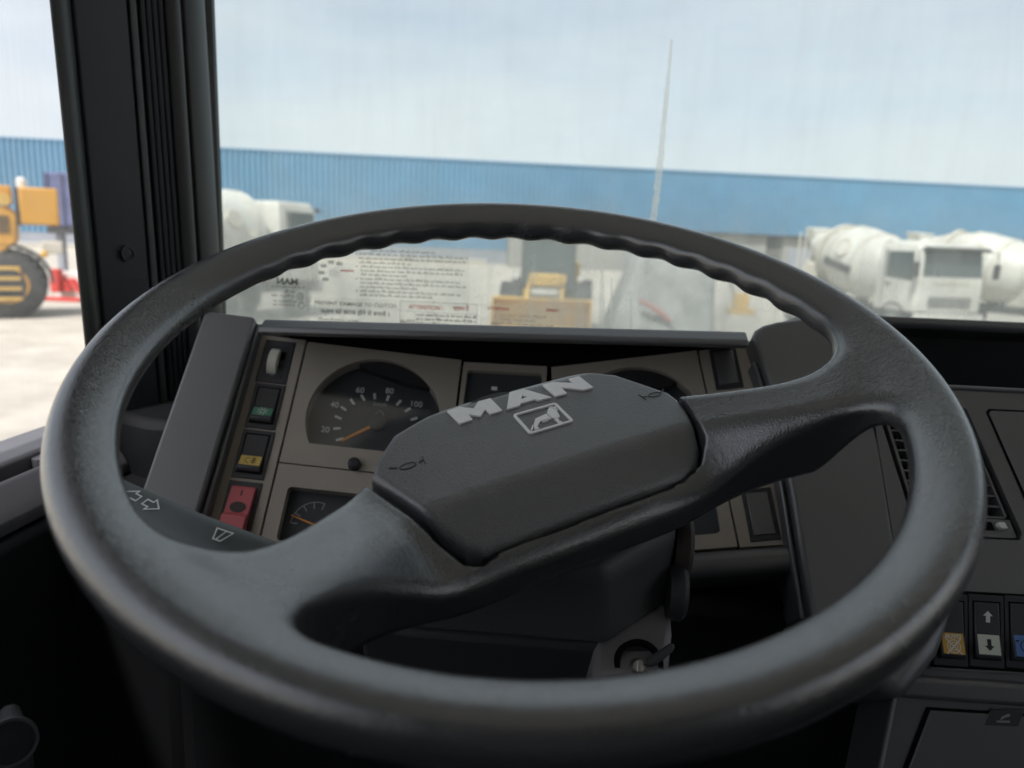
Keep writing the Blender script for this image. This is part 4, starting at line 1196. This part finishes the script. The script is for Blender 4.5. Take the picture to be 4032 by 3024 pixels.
sy.box((-0.0075, -0.005), (0.003, 0.0042), (0, 0.0002))
sy.build('lens_symbol', 'black_ink', b, smooth=False)
for k in (2, 3):
    b, r, F, w_, h_ = rocker_switch(FW, 2.4 + 27.6 * k, 28.8 + 27.6 * k, 0.5 - 0.6 * k, 56 - 0.6 * k, 'switch', cs)

# ================================================================== INSTRUMENT CLUSTER
ic_ = thing('instrument_cluster', 'taupe instrument cluster with speedometer and switch columns', 'instruments', (-0.06, 0.66, 2.30))
rect(FL, -216, 3, -6, 214, -24, -19).build('backing', 'void_black', ic_)
rect(FC, -48, 50, -6, 214, -24, -19).build('backing', 'void_black', ic_)
rect(FR, -4, 206, -6, 206, -24, -19).build('backing', 'void_black', ic_)
rect(FL, -214, -162.2, -6, 214, -19, 0).build('switch_strip', 'cluster_taupe', ic_, bevel=0.0008)
def dshape(cu, cv, r, flat, n=44):
    a0 = math.asin(flat / r)
    P = []
    for k in range(n + 1):
        a = (math.pi - a0) + (math.pi + 2 * a0) * k / n      # over the top, v grows downwards
        P.append((cu + r * math.cos(a), cv + r * math.sin(a)))
    return P
dl = dshape(-80, 72, 66, 34)
holed(FL, mm([(-160.4, -4), (-1, -4), (-1, 128), (-160.4, 128)]), mm(dl), -0.019, 0.0).build('gauge_panel', 'cluster_taupe', ic_, ang=30)
holed(FL, mm([(-160.4, 129.4), (-1, 129.4), (-1, 212), (-160.4, 212)]), mm(rrect(-147, -20, 151, 202, 4)), -0.014, 0.0).build('lower_panel', 'cluster_taupe', ic_, ang=30)
# speedometer
sp = MB(FL).prism(mm(dshape(-80, 72, 66.5, 34.5)), -0.0185, -0.0165).build('speedometer', 'dial_face', ic_, smooth=False)
MB(FL.shift()).prism(mm([(-80 + 66.4 * math.cos(R_(a)), 72 + 66.4 * math.sin(R_(a))) for a in range(-112, -39, 6)] + [(-55, 27), (-105, 13.5)]), -0.0164, -0.006).build('dial_shadow_shape', 'black_plastic', sp)  # black arc shaped as the shade of the recess on the dial
TD = FL.shift(dz=-0.0163)
cu, cv = -80.0, 71.0
tk_pts = [((-115, 94), (-108, 91)), ((-120, 82), (-113, 80.5)), ((-121, 68), (-114, 70.5)), ((-117, 57), (-111, 60.5)), ((-109, 47.5), (-104, 53)), ((-99, 41.5), (-94.5, 47.5)), ((-86, 38), (-84.5, 44.5)), ((-71, 38.5), (-72.2, 45)), ((-58, 42.5), (-61.5, 48.5)), ((-47, 50), (-52, 54.5)), ((-38.5, 60), (-45, 63)), ((-34.5, 72), (-41.5, 72.5))]
for (a, b), (c, d) in tk_pts:
    dx, dy = c - a, d - b
    L = math.hypot(dx, dy)
    px, py = -dy / L * 1.25, dx / L * 1.25
    MB(TD).prism(mm([(a + px, b + py), (c + px, d + py), (c - px, d - py), (a - px, b - py)]), 0, 0.0003).build('tick', 'white_ink', sp, smooth=False)
for body, u, v in (('20', -127.5, 84), ('40', -123.5, 56), ('60', -101, 36.5), ('80', -71, 33.5), ('100', -42, 45), ('120', -25, 72)):
    text('dial_number', body, 0.0088, at_mm(FL, u, v, -16.2), 'white_ink', sp, bold=0.00008)
text('dial_unit', 'km/h', 0.0070, at_mm(FL, -78, 50, -16.2), 'grey_ink', sp)
MB(at_mm(FL, -77, 61, -16.2)).ring(0.0050, 0.0042, 0, 0.0002, 4).build('tacho_symbol', 'grey_ink', sp, smooth=False)
rect(FL, -97, -58, 93.5, 102.5, -16.4, -16.0).build('odometer_window', 'dial_face', sp, smooth=False)
MB(TD).prism(mm([(-109.5, 94.0), (-108.5, 96.0), (-82, 77.6), (-84, 75.0)]), 0.003, 0.0038).build('needle', 'needle_orange', sp, smooth=False)
MB(at_mm(FL, -77.5, 71.5, -16.3)).lathe([(0, 0.0088), (0.0052, 0.0084), (0.0062, 0.006)], 28).build('needle_hub', 'dial_face', sp)
MB(FL).prism(mm(dshape(-80, 72, 65.8, 33.8)), -0.0032, -0.0026).build('lens', 'gauge_lens', sp, smooth=False)
MB(at_mm(FL, -90, 123, 0)).lathe([(0, 0.0062), (0.006, 0.0058), (0.008, 0.0035)], 20).build('reset_knob', 'black_plastic', ic_)
# small gauge under the seam
sg_ = rect(FL, -148, -19, 150, 203, -13.5, -12).build('fuel_gauge', 'dial_face', ic_, smooth=False)
m_ = MB(FL.shift(dz=-0.0119))
for k in range(5):
    a = R_(150 - 26 * k + 30)
    c0 = (-118 + 22 * math.cos(a), 182 - 22 * math.sin(a))
    c1 = (-118 + 16 * math.cos(a), 182 - 16 * math.sin(a))
    L = math.hypot(c1[0] - c0[0], c1[1] - c0[1])
    px, py = -(c1[1] - c0[1]) / L * 0.5, (c1[0] - c0[0]) / L * 0.5
    m_.prism(mm([(c0[0] + px, c0[1] + py), (c1[0] + px, c1[1] + py), (c1[0] - px, c1[1] - py), (c0[0] - px, c0[1] - py)]), 0, 0.0003)
m_.prism(mm([(-118 + r_ * math.cos(R_(a)), 182 - r_ * math.sin(R_(a))) for r_, rng_ in ((22.6, range(75, 181, 7)), (21.8, range(180, 74, -7))) for a in rng_]), 0, 0.0003)
m_.build('gauge_scale', 'grey_ink', sg_, smooth=False)
MB(FL.shift(dz=-0.0112)).prism(mm([(-141, 174.2), (-141, 175.4), (-116, 183.5), (-115.5, 181.5)]), 0, 0.0005).build('gauge_needle', 'needle_orange', sg_, smooth=False)
# centre display
holed(FC, mm([(-41.5, -2), (45.5, -2), (45.5, 130), (-41.5, 130)]), mm(rrect(-37, 41, 7, 60, 3)), -0.018, 0.0).build('display_panel', 'cluster_taupe', ic_, ang=30)
dp = rect(FC, -38, 42, 6, 61, -7, -6).build('display', 'dial_face', ic_, smooth=False)
rect(FC, -10.5, -4.5, 22, 26, -6, -5.8).build('display_mark', 'white_ink', dp, smooth=False)
rect(FC, -41.5, 45.5, 131.5, 212, -18, 0).build('lower_panel', 'cluster_taupe', ic_, bevel=0.0008)
# right-hand gauge panel
dr2 = dshape(78, 75, 66, 34)
holed(FR, mm([(1, -1), (148.6, -1), (152.6, 128), (1, 128)]), mm(dr2), -0.019, 0.0).build('gauge_panel', 'cluster_taupe', ic_, ang=30)
tg = MB(FR).prism(mm(dshape(78, 75, 66.5, 34.5)), -0.0185, -0.0165).build('tachometer', 'dial_face', ic_, smooth=False)
MB(FR).prism(mm([(78 + 66.4 * math.cos(R_(a)), 75 + 66.4 * math.sin(R_(a))) for a in range(-140, -39, 6)] + [(115, 33), (45, 33)]), -0.0164, -0.007).build('dial_shadow_shape', 'black_plastic', tg)  # recess shade over the right-hand dial, put in as a black piece
MB(FR).prism(mm(dshape(78, 75, 65.8, 33.8)), -0.0032, -0.0026).build('lens', 'gauge_lens', tg, smooth=False)
holed(FR, mm([(1, 129.4), (152.6, 129.4), (153.8, 199), (1, 199)]), mm(rrect(20, 142, 148, 186, 5)), -0.014, 0.0).build('lower_panel', 'cluster_taupe', ic_, ang=30)
rect(FR, 19, 143, 147, 187, -9, -8).build('warning_lamp_window', 'dial_face', ic_, smooth=False)
MB(FR).prism(mm([(150.4, -1), (198, -1), (204.5, 201), (155.6, 200)]), -0.019, 0).build('switch_strip', 'cluster_taupe', ic_, bevel=0.0008)
for u, v0, v1 in ((160.5, 0, 46), (162.0, 49, 95), (163.5, 98, 144), (165.5, 148, 196)):
    bl = rect(FR, u, u + 26, v0, v1, -1, 0.9).build('switch_blank', 'black_plastic', ic_, bevel=0.0006)
    rect(FR, u + 3.6, u + 22.4, v0 + 4, v1 - 5, 0.5, 1.9).build('blank_face', 'dash_plastic', bl, bevel=0.001)
# ledge under the instruments and the knee panel
MB(FR).prism(mm([(-60, 201.5), (206, 203), (210, 225), (-60, 224)]), -0.05, 0.012).build('lower_ledge', 'dash_plastic', db, bevel=0.009, seg=4)
MB(FL).prism(mm([(-214, 216), (3, 216), (3, 240), (-214, 240)]), -0.05, 0.012).build('lower_ledge', 'dash_plastic', db, bevel=0.009, seg=4)
MB().box((-0.36, 0.30), (0.60, 0.66), (1.5, 2.30)).build('knee_panel', 'dash_shaded', db, bevel=0.02)
MB().box((0.24, 1.66), (0.60, 0.66), (1.4, 2.10)).build('knee_panel', 'dash_shaded', db, bevel=0.02)
# left switch column
w1 = rect(FL, -202, -172, -1, 47.5, -1, 1.2).build('dimmer_switch', 'switch_body', ic_, bevel=0.0006, label='instrument light dimmer with cream thumb wheel')
MB(FL).prism(mm([(-196.5, 6), (-176.5, 5.5), (-176.5, 41.5), (-196.5, 42)]), 0.0012, 0.0015).build('dimmer_face', 'black_plastic', w1, smooth=False)
MB(Frame(FL((-0.1885, -0.0235, -0.0065)), FL.y, FL.z, FL.x)).lathe([(-0.0048, 0.0155), (-0.0042, 0.0164), (0.0042, 0.0164), (0.0048, 0.0155)], 40).build('thumb_wheel', 'cream_plastic', w1)
rect(FL, -183.4, -178.5, 12, 21, 1.4, 1.8).build('dimmer_slot', 'void_black', w1, smooth=False)
for k in range(6):
    A = at_mm(FL, -187, 37.8, 1.6).turn(R_(60 * k))
    if k == 0:
        sy = MB()
    sy.box((0.0011, 0.0024), (-0.0003, 0.0003), (0, 0.0002), A)
sy.ring(0.0011, 0.0007, 0, 0.0002, 12, at_mm(FL, -187, 37.8, 1.6))
sy.build('dimmer_symbol', 'grey_ink', w1, smooth=False)
b, r, F, w_, h_ = rocker_switch(FL, -200.5, -171.5, 49, 97, 'switch', ic_, tall=7.5)
b['label'] = 'rocker switch with green lamp symbol lens'
lens(F, w_ * 0.90, 0.0095, 'green_lens', b, dy=0.0005)
sy = MB(F.shift(dz=0.0005, dy=0.0005))
sy.ring(0.0026, 0.0018, 0, 0.0002, 20)
for k in range(8):
    A = F.shift(dz=0.0005, dy=0.0005).turn(R_(45 * k + 22))
    sy.box((0.0032, 0.0052), (-0.0004, 0.0004), (0, 0.0002), A)
sy.build('lens_symbol', 'white_lens', b, smooth=False)
b, r, F, w_, h_ = rocker_switch(FL, -200.5, -170.5, 99, 148, 'switch', ic_, tall=7.5)
b['label'] = 'rocker switch with yellow fog lamp lens'
lens(F, w_ * 0.90, 0.0105, 'yellow_lens', b, dy=0.0005)
sy = MB(F.shift(dz=0.0005, dy=0.0005))
sy.prism([(-0.0010, 0.0032)] + [(-0.0010 - 0.0042 * math.sin(R_(a)), 0.0032 * math.cos(R_(a))) for a in range(15, 180, 15)] + [(-0.0010, -0.0032), (-0.0016, -0.0026)] + [(-0.0016 - 0.0030 * math.sin(R_(a)), 0.0026 * math.cos(R_(a))) for a in range(165, 0, -15)] + [(-0.0016, 0.0026)], 0, 0.0002)
for y in (-0.0022, 0, 0.0022):
    sy.box((0.0004, 0.0054), (y - 0.0003, y + 0.0003), (0, 0.0002))
sy.box((0.0026, 0.0032), (-0.0036, 0.0036), (0.00005, 0.00025))
sy.build('lens_symbol', 'black_ink', b, smooth=False)
hz = rect(FL, -201, -170.5, 151, 206, -1, 1.4).build('hazard_switch', 'switch_body', ic_, bevel=0.0006, label='red hazard switch with round smoked lens')
rings = [[(u / 1000, -v / 1000, q / 1000) for v, q in ((156, 2.5), (158, 5), (183, 8.0), (187, 13), (199, 13), (200, 2), (156, 1))] for u in (-196.5, -174.5)]
rd = MB(FL).loft(rings).build('hazard_button', 'red_plastic', hz, bevel=0.0014, seg=3, ang=20)
NH = Vector(FL((-0.1855, -0.158, 0.005))), Vector(FL((-0.1855, -0.183, 0.008)))
yv = (NH[0] - NH[1]).normalized()
FH = Frame(NH[1], FL.x, yv, FL.x.cross(yv))
MB(FH.shift(dx=0.0, dy=0.0055, dz=0.0)).prism([(0.0072 * math.cos(a), 0.0052 * math.sin(a)) for a in [6.2832 * k / 28 for k in range(28)]], -0.0005, 0.0006).build('hazard_lens', 'brown_rubber', hz, bevel=0.0002)
MB(FH.shift(dx=-0.0002, dy=0.0195, dz=0.0)).box((-0.0006, 0.0006), (-0.0026, 0.0026), (0, 0.0003)).build('hazard_mark', 'black_ink', hz, smooth=False)

# ================================================================== STEERING COLUMN
cW = Vector((-0.02517, 0.40343, 2.53454))
nW = Vector((0.0332016, -0.3704531, 0.9282576)).normalized()
e1 = Vector((0.999361, 0, -0.0357448)).normalized()
e2 = nW.cross(e1)
E = Frame(cW, e1, e2, nW)                       # wheel axes: right, away, up the column
co = thing('steering_column', 'dark plastic steering column shroud with ignition lock', 'steering column', (-0.03, 0.62, 1.30))
def ringE(poly, k):
    return [(a, b, k) for a, b in poly]
top_p = [(0.103, 0.085), (0.103, -0.004), (0.058, -0.046), (-0.036, -0.048), (-0.058, -0.026), (-0.058, 0.040)]
up_p = [(0.108, 0.090), (0.108, -0.006), (0.062, -0.051), (-0.038, -0.053), (-0.064, -0.030), (-0.064, 0.045)]
mid_p = [(0.110, 0.090), (0.108, -0.022), (0.066, -0.060), (-0.052, -0.064), (-0.088, -0.062), (-0.085, 0.060)]
low_p = [(0.106, 0.090), (0.102, -0.030), (0.064, -0.066), (-0.056, -0.070), (-0.086, -0.066), (-0.100, 0.090)]
bot_p = [(0.080, 0.090), (0.076, -0.010), (0.055, -0.040), (-0.050, -0.046), (-0.070, -0.040), (-0.076, 0.090)]
MB(E).loft([ringE(top_p, -0.108), ringE(up_p, -0.116), ringE(mid_p, -0.165)]).build('upper_shroud', 'column_plastic', co, bevel=0.006, seg=3, ang=15)
MB(E).loft([ringE(mid_p, -0.1665), ringE(low_p, -0.20), ringE(bot_p, -0.27)]).build('lower_shroud', 'black_plastic', co, bevel=0.004, seg=2, ang=15)
MB(E).lathe([(-0.10, 0.030), (-0.045, 0.034)], 32).build('hub_boss', 'black_plastic', co)
MB().tube([E((0, 0.02, -0.25)), Vector((-0.03, 0.60, 2.05)), Vector((-0.03, 0.66, 1.30))], 0.045, 14).build('column_tube', 'dash_shaded', co)
# ignition lock boss at the lower right
q = E((0.087, -0.066, -0.172))
ax = Vector((0.10, -0.80, 0.59)).normalized()
xx = Vector((1, 0, 0)) - ax * ax.x
xx.normalize()
IG = Frame(q, xx, ax.cross(xx), ax)
MB(E).loft([ringE([(0.112, 0.02), (0.110, -0.040), (0.104, -0.072), (0.060, -0.082), (0.064, 0.02)], -0.166), ringE([(0.112, 0.02), (0.110, -0.060), (0.104, -0.086), (0.056, -0.094), (0.060, 0.02)], -0.198), ringE([(0.104, 0.02), (0.102, -0.050), (0.096, -0.070), (0.062, -0.076), (0.064, 0.02)], -0.235)]).build('lock_housing', 'bracket_grey', co, bevel=0.004, seg=3, ang=15)
lk = MB(IG).ring(0.0150, 0.0118, -0.014, 0.008, 36).build('lock_ring', 'void_black', co)
MB(IG).lathe([(-0.014, 0.0116), (0.002, 0.0116)], 32).build('lock_face', 'black_plastic', lk)
MB(IG.shift(dx=-0.001, dy=-0.001)).lathe([(0.0, 0.0050), (0.010, 0.0048), (0.0125, 0.0034)], 24).build('lock_barrel', 'steel', lk)
ke = thing('ignition_key', 'small black headed key sitting in the ignition lock', 'key', IG((0.004, 0.0, 0.012)))
MB(IG).prism([(0.001, -0.0005), (0.006, -0.001), (0.010, 0.001), (0.019, 0.0085), (0.0205, 0.0125), (0.0175, 0.0135), (0.009, 0.0075), (0.003, 0.0035)], 0.011, 0.0155).build('key_head', 'rocker', ke, bevel=0.0012)
MB(IG.shift(dx=-0.001, dy=-0.001)).box((-0.0016, 0.0016), (-0.0035, 0.0035), (0.010, 0.014)).build('key_blade', 'steel', ke, bevel=0.0004)
# grip ends of the right-hand stalks, seen edge on
for k, (mt, a, b, h, rr) in enumerate((('brown_rubber', 0.113, 0.006, -0.137, 0.022), ('black_plastic', 0.110, -0.022, -0.152, 0.018))):
    T = Frame(E((a, b, h)), -e2, nW, e1)
    MB(T).lathe([(-0.004, rr * 0.9), (0.0, rr), (0.0045, rr), (0.0075, rr * 0.86), (0.008, rr * 0.5)], 32).build('stalk_collar', mt, co)
# left stalk: indicators and wipers
stp = [(-0.262, -0.036, -0.088), (-0.236, -0.050, -0.088), (-0.190, -0.069, -0.089), (-0.150, -0.079, -0.090), (-0.118, -0.082, -0.094), (-0.092, -0.070, -0.118), (-0.08, -0.03, -0.14)]
wid = [0.009, 0.0115, 0.0135, 0.0125, 0.0100, 0.010, 0.009]
def stalk_mesh(i0, i1):
    rings = []
    for i in range(i0, i1 + 1):
        p = Vector(stp[i])
        d = (Vector(stp[min(i + 1, len(stp) - 1)]) - Vector(stp[max(i - 1, 0)])).normalized()
        s = Vector((0, 0, 1)).cross(d).normalized()
        uu = d.cross(s)
        rings.append([p + s * wid[i] * math.cos(a) * (1.0) + uu * wid[i] * 0.62 * math.sin(a) for a in [6.2832 * k / 20 for k in range(20)]])
    return rings
st = MB(E).loft(stalk_mesh(0, 6)).build('control_stalk', 'stalk_plastic', co, ang=60)
md = st.modifiers.new('subdivision', 'SUBSURF')
md.levels = md.render_levels = 2
# symbols printed on the upper face of the stalk
def stalk_frame(t, off=0.0):
    i = int(t)
    a = t - i
    p = Vector(stp[i]) * (1 - a) + Vector(stp[i + 1]) * a
    w_ = wid[i] * (1 - a) + wid[i + 1] * a
    d = (Vector(stp[i + 1]) - Vector(stp[i])).normalized()
    s = Vector((0, 0, 1)).cross(d).normalized()
    uu = d.cross(s)
    P_ = p + uu * (w_ * 0.62) + s * off
    return Frame(E(P_), (e1 * d.x + e2 * d.y + nW * d.z), (e1 * s.x + e2 * s.y + nW * s.z), (e1 * uu.x + e2 * uu.y + nW * uu.z))
def outline(poly, wd_, T, name, material, parent):
    m_ = MB(T)
    n = len(poly)
    for i in range(n):
        a, b = Vector(poly[i]), Vector(poly[(i + 1) % n])
        d = (b - a).normalized()
        pn = Vector((-d.y, d.x)) * wd_ / 2
        a2, b2 = a - d * wd_ / 2, b + d * wd_ / 2
        m_.prism([tuple(a2 + pn), tuple(b2 + pn), tuple(b2 - pn), tuple(a2 - pn)], 0, 0.0002 + 0.00001 * (i % 2))
    return m_.build(name, material, parent, smooth=False)
ar = [(0.0, 0.0), (0.0068, 0.0045), (0.0068, 0.0021), (0.0115, 0.0021), (0.0115, -0.0021), (0.0068, -0.0021), (0.0068, -0.0045)]
outline(ar, 0.0008, stalk_frame(1.28, 0.0010).shift(dz=0.0002), 'indicator_arrow', 'white_ink', st)
outline([(0.0125 - x, y) for x, y in ar], 0.0008, stalk_frame(1.60, 0.0010).shift(dz=0.0002), 'indicator_arrow', 'white_ink', st)
outline([(0.000, 0.0040), (0.0105, 0.0040), (0.0078, -0.0034), (0.0030, -0.0034)], 0.0007, stalk_frame(2.78, -0.0015).shift(dz=0.0003), 'wiper_symbol', 'white_ink', st)
outline([(0.0048, -0.0030), (0.0062, 0.0034)], 0.0006, stalk_frame(2.78, -0.0015).shift(dz=0.0003), 'wiper_symbol', 'white_ink', st)

# ================================================================== STEERING WHEEL
TH = R_(34)
WH = Frame(cW, e1 * math.cos(TH) + e2 * math.sin(TH), e2 * math.cos(TH) - e1 * math.sin(TH), nW)   # turned with the wheel
sw = thing('steering_wheel', 'large black two-spoke steering wheel turned to the left, silver MAN letters on its pad', 'steering wheel', cW - nW * 0.05)
RM, RT = 0.2203, 0.0149
pad_poly = [(-0.0935, -0.0085), (-0.0870, 0.0030), (-0.0700, 0.0210), (-0.0450, 0.0305), (-0.0170, 0.0375), (0.0150, 0.0410), (0.0455, 0.0410), (0.0620, 0.0375), (0.0710, 0.0335), (0.0890, 0.0215), (0.1095, -0.0105), (0.1100, -0.0200), (0.1070, -0.0320), (0.1020, -0.0440), (0.0975, -0.0590), (0.0900, -0.0670), (0.0780, -0.0690), (0.0030, -0.0690), (-0.0560, -0.0700), (-0.0640, -0.0660), (-0.0720, -0.0570), (-0.0790, -0.0460)]
def k_pad(a, b):
    """height of the pad's upper skin: a flat top, falling off behind and in front of the crease"""
    k = -0.0445 - 0.4 * np.maximum(0, b - 0.026) ** 2 / 0.010
    cr = -0.0455 + 0.0 * a
    k = k - smax(0.0 * b, (cr - b) * 0.80, 0.004)
    return k - 0.0035 * ((a - 0.008) / 0.12) ** 4
def pad_sdf(a, b, k):
    d2 = sd_poly(a, b, pad_poly)
    top = (k - k_pad(a, b)) * 0.86
    return smax(smax(d2 + 0.0004, top, 0.0040), -(k - k_pad(a, b)) - 0.014, 0.002)
Ax = np.array([0, 0.03, 0.06, 0.085, 0.10, 0.115, 0.14, 0.166, 0.19, 0.26])
BR = np.array([0.0240, 0.0230, 0.018, 0.0060, -0.008, -0.024, -0.051, -0.075, -0.094, -0.15])
Af = np.array([0, 0.05, 0.09, 0.112, 0.13, 0.15, 0.17, 0.20, 0.26])
BF = np.array([-0.0800, -0.0800, -0.0825, -0.0870, -0.095, -0.108, -0.124, -0.151, -0.205])
Ac = np.array([0, 0.09, 0.11, 0.13, 0.16, 0.19, 0.26])
BC = np.array([-0.046, -0.048, -0.066, -0.086, -0.113, -0.142, -0.21])
TAPS = [(d_, math.exp(-(d_ / 0.009) ** 2 / 2)) for d_ in np.linspace(-0.022, 0.022, 11)]
TAPS = [(d_, g_ / sum(q for _, q in TAPS)) for d_, g_ in TAPS]
def sp_interp(x, X, Y):                         # smoothed table lookup
    return sum(g_ * np.interp(np.abs(x + d_), X, Y) for d_, g_ in TAPS)
def sstep(t):
    t = np.clip(t, 0, 1)
    return t * t * (3 - 2 * t)
def body_sdf(a, b, k):
    """ring and spokes as one plate with rounded edges: a plan outline with fillets, a smooth middle
    surface that dips from the rim to the hub, and flat cuts for the upper faces"""
    r = np.sqrt(a * a + b * b) + 1e-9
    ph = np.arctan2(b, a)
    dr = r - RM
    ann = np.abs(dr) - RT
    x = np.abs(a - 0.008 * np.clip(1 - np.abs(a) / 0.15, 0, 1))
    bR, bF, bc = sp_interp(x, Ax, BR), sp_interp(x, Af, BF), sp_interp(x, Ac, BC)
    dn = smax((b - bR) * 0.74, (bF - b) * 0.80, 0.006)
    D = smin(ann, np.maximum(dn, dr), 0.026 + 0.026 * sstep((b - (bR + bF) / 2) / 0.03 + 0.5))
    D = np.maximum(D, dr - RT)
    w = sstep((r - 0.178) / 0.036)
    cone = (0.0124 + 0.45 * dr) / 0.893
    T_ = smax(cone - 0.003 * (1 - w), -0.0472 + 0.0 * r, 0.006)
    hx = 0.0135 * (1 - w)
    kc = (1 - w) * (T_ - RT - hx + 0.0050)
    re = RT * w + 0.0095 * (1 - w)
    e = np.maximum(D + re, 0)
    kk = np.maximum(np.abs(k - kc) - (hx + RT - re), 0)
    f = np.sqrt(e * e + kk * kk)
    # shallow finger waves under the inner edge of the far arc
    pe = ph + TH
    arc = sstep((np.sin(pe) - 0.35) / 0.25)
    rim = np.sqrt(dr * dr + k * k)
    inner = np.clip((-dr * 0.75 - k * 0.65) / np.maximum(rim, 1e-6), 0, 1) ** 1.5 * w
    f = f - re - 0.0011 * np.cos(43 * ph) * inner * arc
    f = smax(f, (k - T_) * 0.893, 0.0065)
    f = smax(f, (k - (T_ - np.clip((bc - b) * 0.80, -0.05, 0.05) * (1 - sstep((r - 0.160) / 0.045)))) * 0.78, 0.006)
    gap = 0.0010 + 0.0045 * np.clip((-0.045 - a) / 0.02, 0, 1) * np.clip((0.004 - b) / 0.01, 0, 1)
    seat = np.maximum(sd_poly(a, b, pad_poly) - gap, (k_pad(a, b) - 0.012 - 0.014 * np.clip((-0.04 - a) / 0.03, 0, 1)) - k)
    return np.maximum(f, -seat)
net_object('rim_and_spokes', body_sdf, (-0.250, -0.250, -0.105), (0.250, 0.250, 0.028), 0.0015, WH, 'wheel_skin', sw)
pad = net_object('horn_pad', pad_sdf, (-0.105, -0.080, -0.100), (0.120, 0.052, -0.036), 0.0010, WH, 'pad_skin', sw)
def kz(a, b):
    return float(k_pad(np.array(a), np.array(b)))
def on_pad(name, poly, material, h=0.0012, bev=0.00015, par=None, hole=None):
    P = [(x / 1000, y / 1000) for x, y in poly]
    z0 = -0.0445
    if hole:
        m_ = holed(WH, P, [(x / 1000, y / 1000) for x, y in hole], z0 - 0.001, z0 + h)
    else:
        m_ = MB(WH).prism(P, z0 - 0.001, z0 + h)
    return m_.build(name, material, par or pad, bevel=bev, seg=1)
on_pad('letter_m', [(-32.6, 26.9), (-23.9, 27.6), (-16.8, 22.4), (-11.0, 28.0), (-2.4, 28.0), (-1.7, 12.9), (-10.3, 12.7), (-11.0, 18.3), (-16.6, 13.2), (-22.3, 17.8), (-22.5, 12.0), (-31.2, 11.8)], 'silver_print')
on_pad('letter_a', [(1.2, 13.0), (11.4, 28.6), (21.8, 28.5), (33.3, 12.8), (23.7, 13.1), (22.6, 15.0), (12.0, 14.9), (10.8, 13.0)], 'silver_print', hole=[(17.2, 22.3), (14.9, 19.2), (19.5, 19.2)])
on_pad('letter_n', [(35.1, 27.7), (43.4, 27.6), (54.8, 20.7), (54.8, 26.8), (62.9, 26.4), (64.0, 10.9), (56.3, 11.2), (44.9, 19.6), (44.7, 12.2), (36.2, 12.6)], 'silver_print')
em = on_pad('emblem_frame', [(u, v - 4.1) for u, v in rrect(1.8, 32.8, -10.8, 11.0, 2.2)], 'silver_print', h=0.0011, hole=[(u, v - 4.1) for u, v in rrect(3.6, 31.0, -9.2, 9.4, 0.9)])
on_pad('lion_mane', [(26.4, 4.4), (22.2, -0.3), (22.3, -6.4), (25.1, -8.0), (27.5, -7.1), (28.8, -0.8)], 'silver_print', h=0.0010, par=em)
on_pad('lion_face', [(27.3, 4.6), (28.7, 3.5), (30.4, 2.9), (30.4, 1.9), (29.5, 1.6), (30.3, -0.2), (29.7, -0.8), (28.9, 0.0)], 'silver_print', h=0.0010, par=em)
on_pad('lion_body', [(21.2, -1.1), (12.5, -2.7), (8.9, -7.2), (6.8, -12.0), (9.9, -12.6), (9.7, -11.3), (9.6, -10.1), (14.3, -6.1), (21.5, -6.9)], 'silver_print', h=0.0010, par=em)
on_pad('lion_leg', [(22.9, -7.5), (25.5, -8.4), (24.6, -10.9), (25.8, -12.2), (25.1, -12.9), (23.2, -12.6)], 'silver_print', h=0.0010, par=em)
on_pad('lion_tail', [(8.0, -7.4), (5.0, -10.6), (4.2, -11.8), (4.9, -12.4), (6.0, -10.9), (8.2, -8.4)], 'silver_print', h=0.0010, par=em)
on_pad('lion_belly', [(15.2, -6.6), (19.2, -7.4), (18.5, -7.9), (14.6, -7.7)], 'silver_print', h=0.0010, par=em)
def horn(cx, cy, sgn):
    e = 0.005
    gx = (kz(cx + e, cy) - kz(cx - e, cy)) / (2 * e)
    gy = (kz(cx, cy + e) - kz(cx, cy - e)) / (2 * e)
    tx = (WH.x + nW * gx).normalized()
    tn = tx.cross((WH.y + nW * gy)).normalized()
    T = Frame(WH((cx, cy, kz(cx, cy) + 0.00025)), tx * sgn, tn.cross(tx), tn)
    m_ = MB(T)
    el = lambda rx, ry: [(rx * math.cos(a), ry * math.sin(a)) for a in [6.2832 * k / 30 for k in range(30)]]
    o_, i_ = el(0.0050, 0.0024), el(0.0044, 0.00195)
    m2 = holed(T, o_, i_, -0.0012, 0.00012)
    m_.v, m_.f = m2.v, m2.f
    m_.prism([(-0.0062, 0.0004), (-0.0092, 0.0009), (-0.0092, 0.0003), (-0.0062, -0.0004)], -0.0012, 0.00012)
    m_.prism([(-0.0090, -0.0030), (-0.0094, -0.0030), (-0.0102, 0.0040), (-0.0098, 0.0040)], -0.0012, 0.00012)
    m_.prism([(0.0056, 0.0012), (0.0098, 0.0034), (0.0100, 0.0028), (0.0060, 0.0004)], -0.0012, 0.00012)
    return m_.build('horn_symbol', 'rocker', pad, smooth=False)
horn(-0.0725, -0.0100, -1)
horn(0.0975, -0.0105, 1)
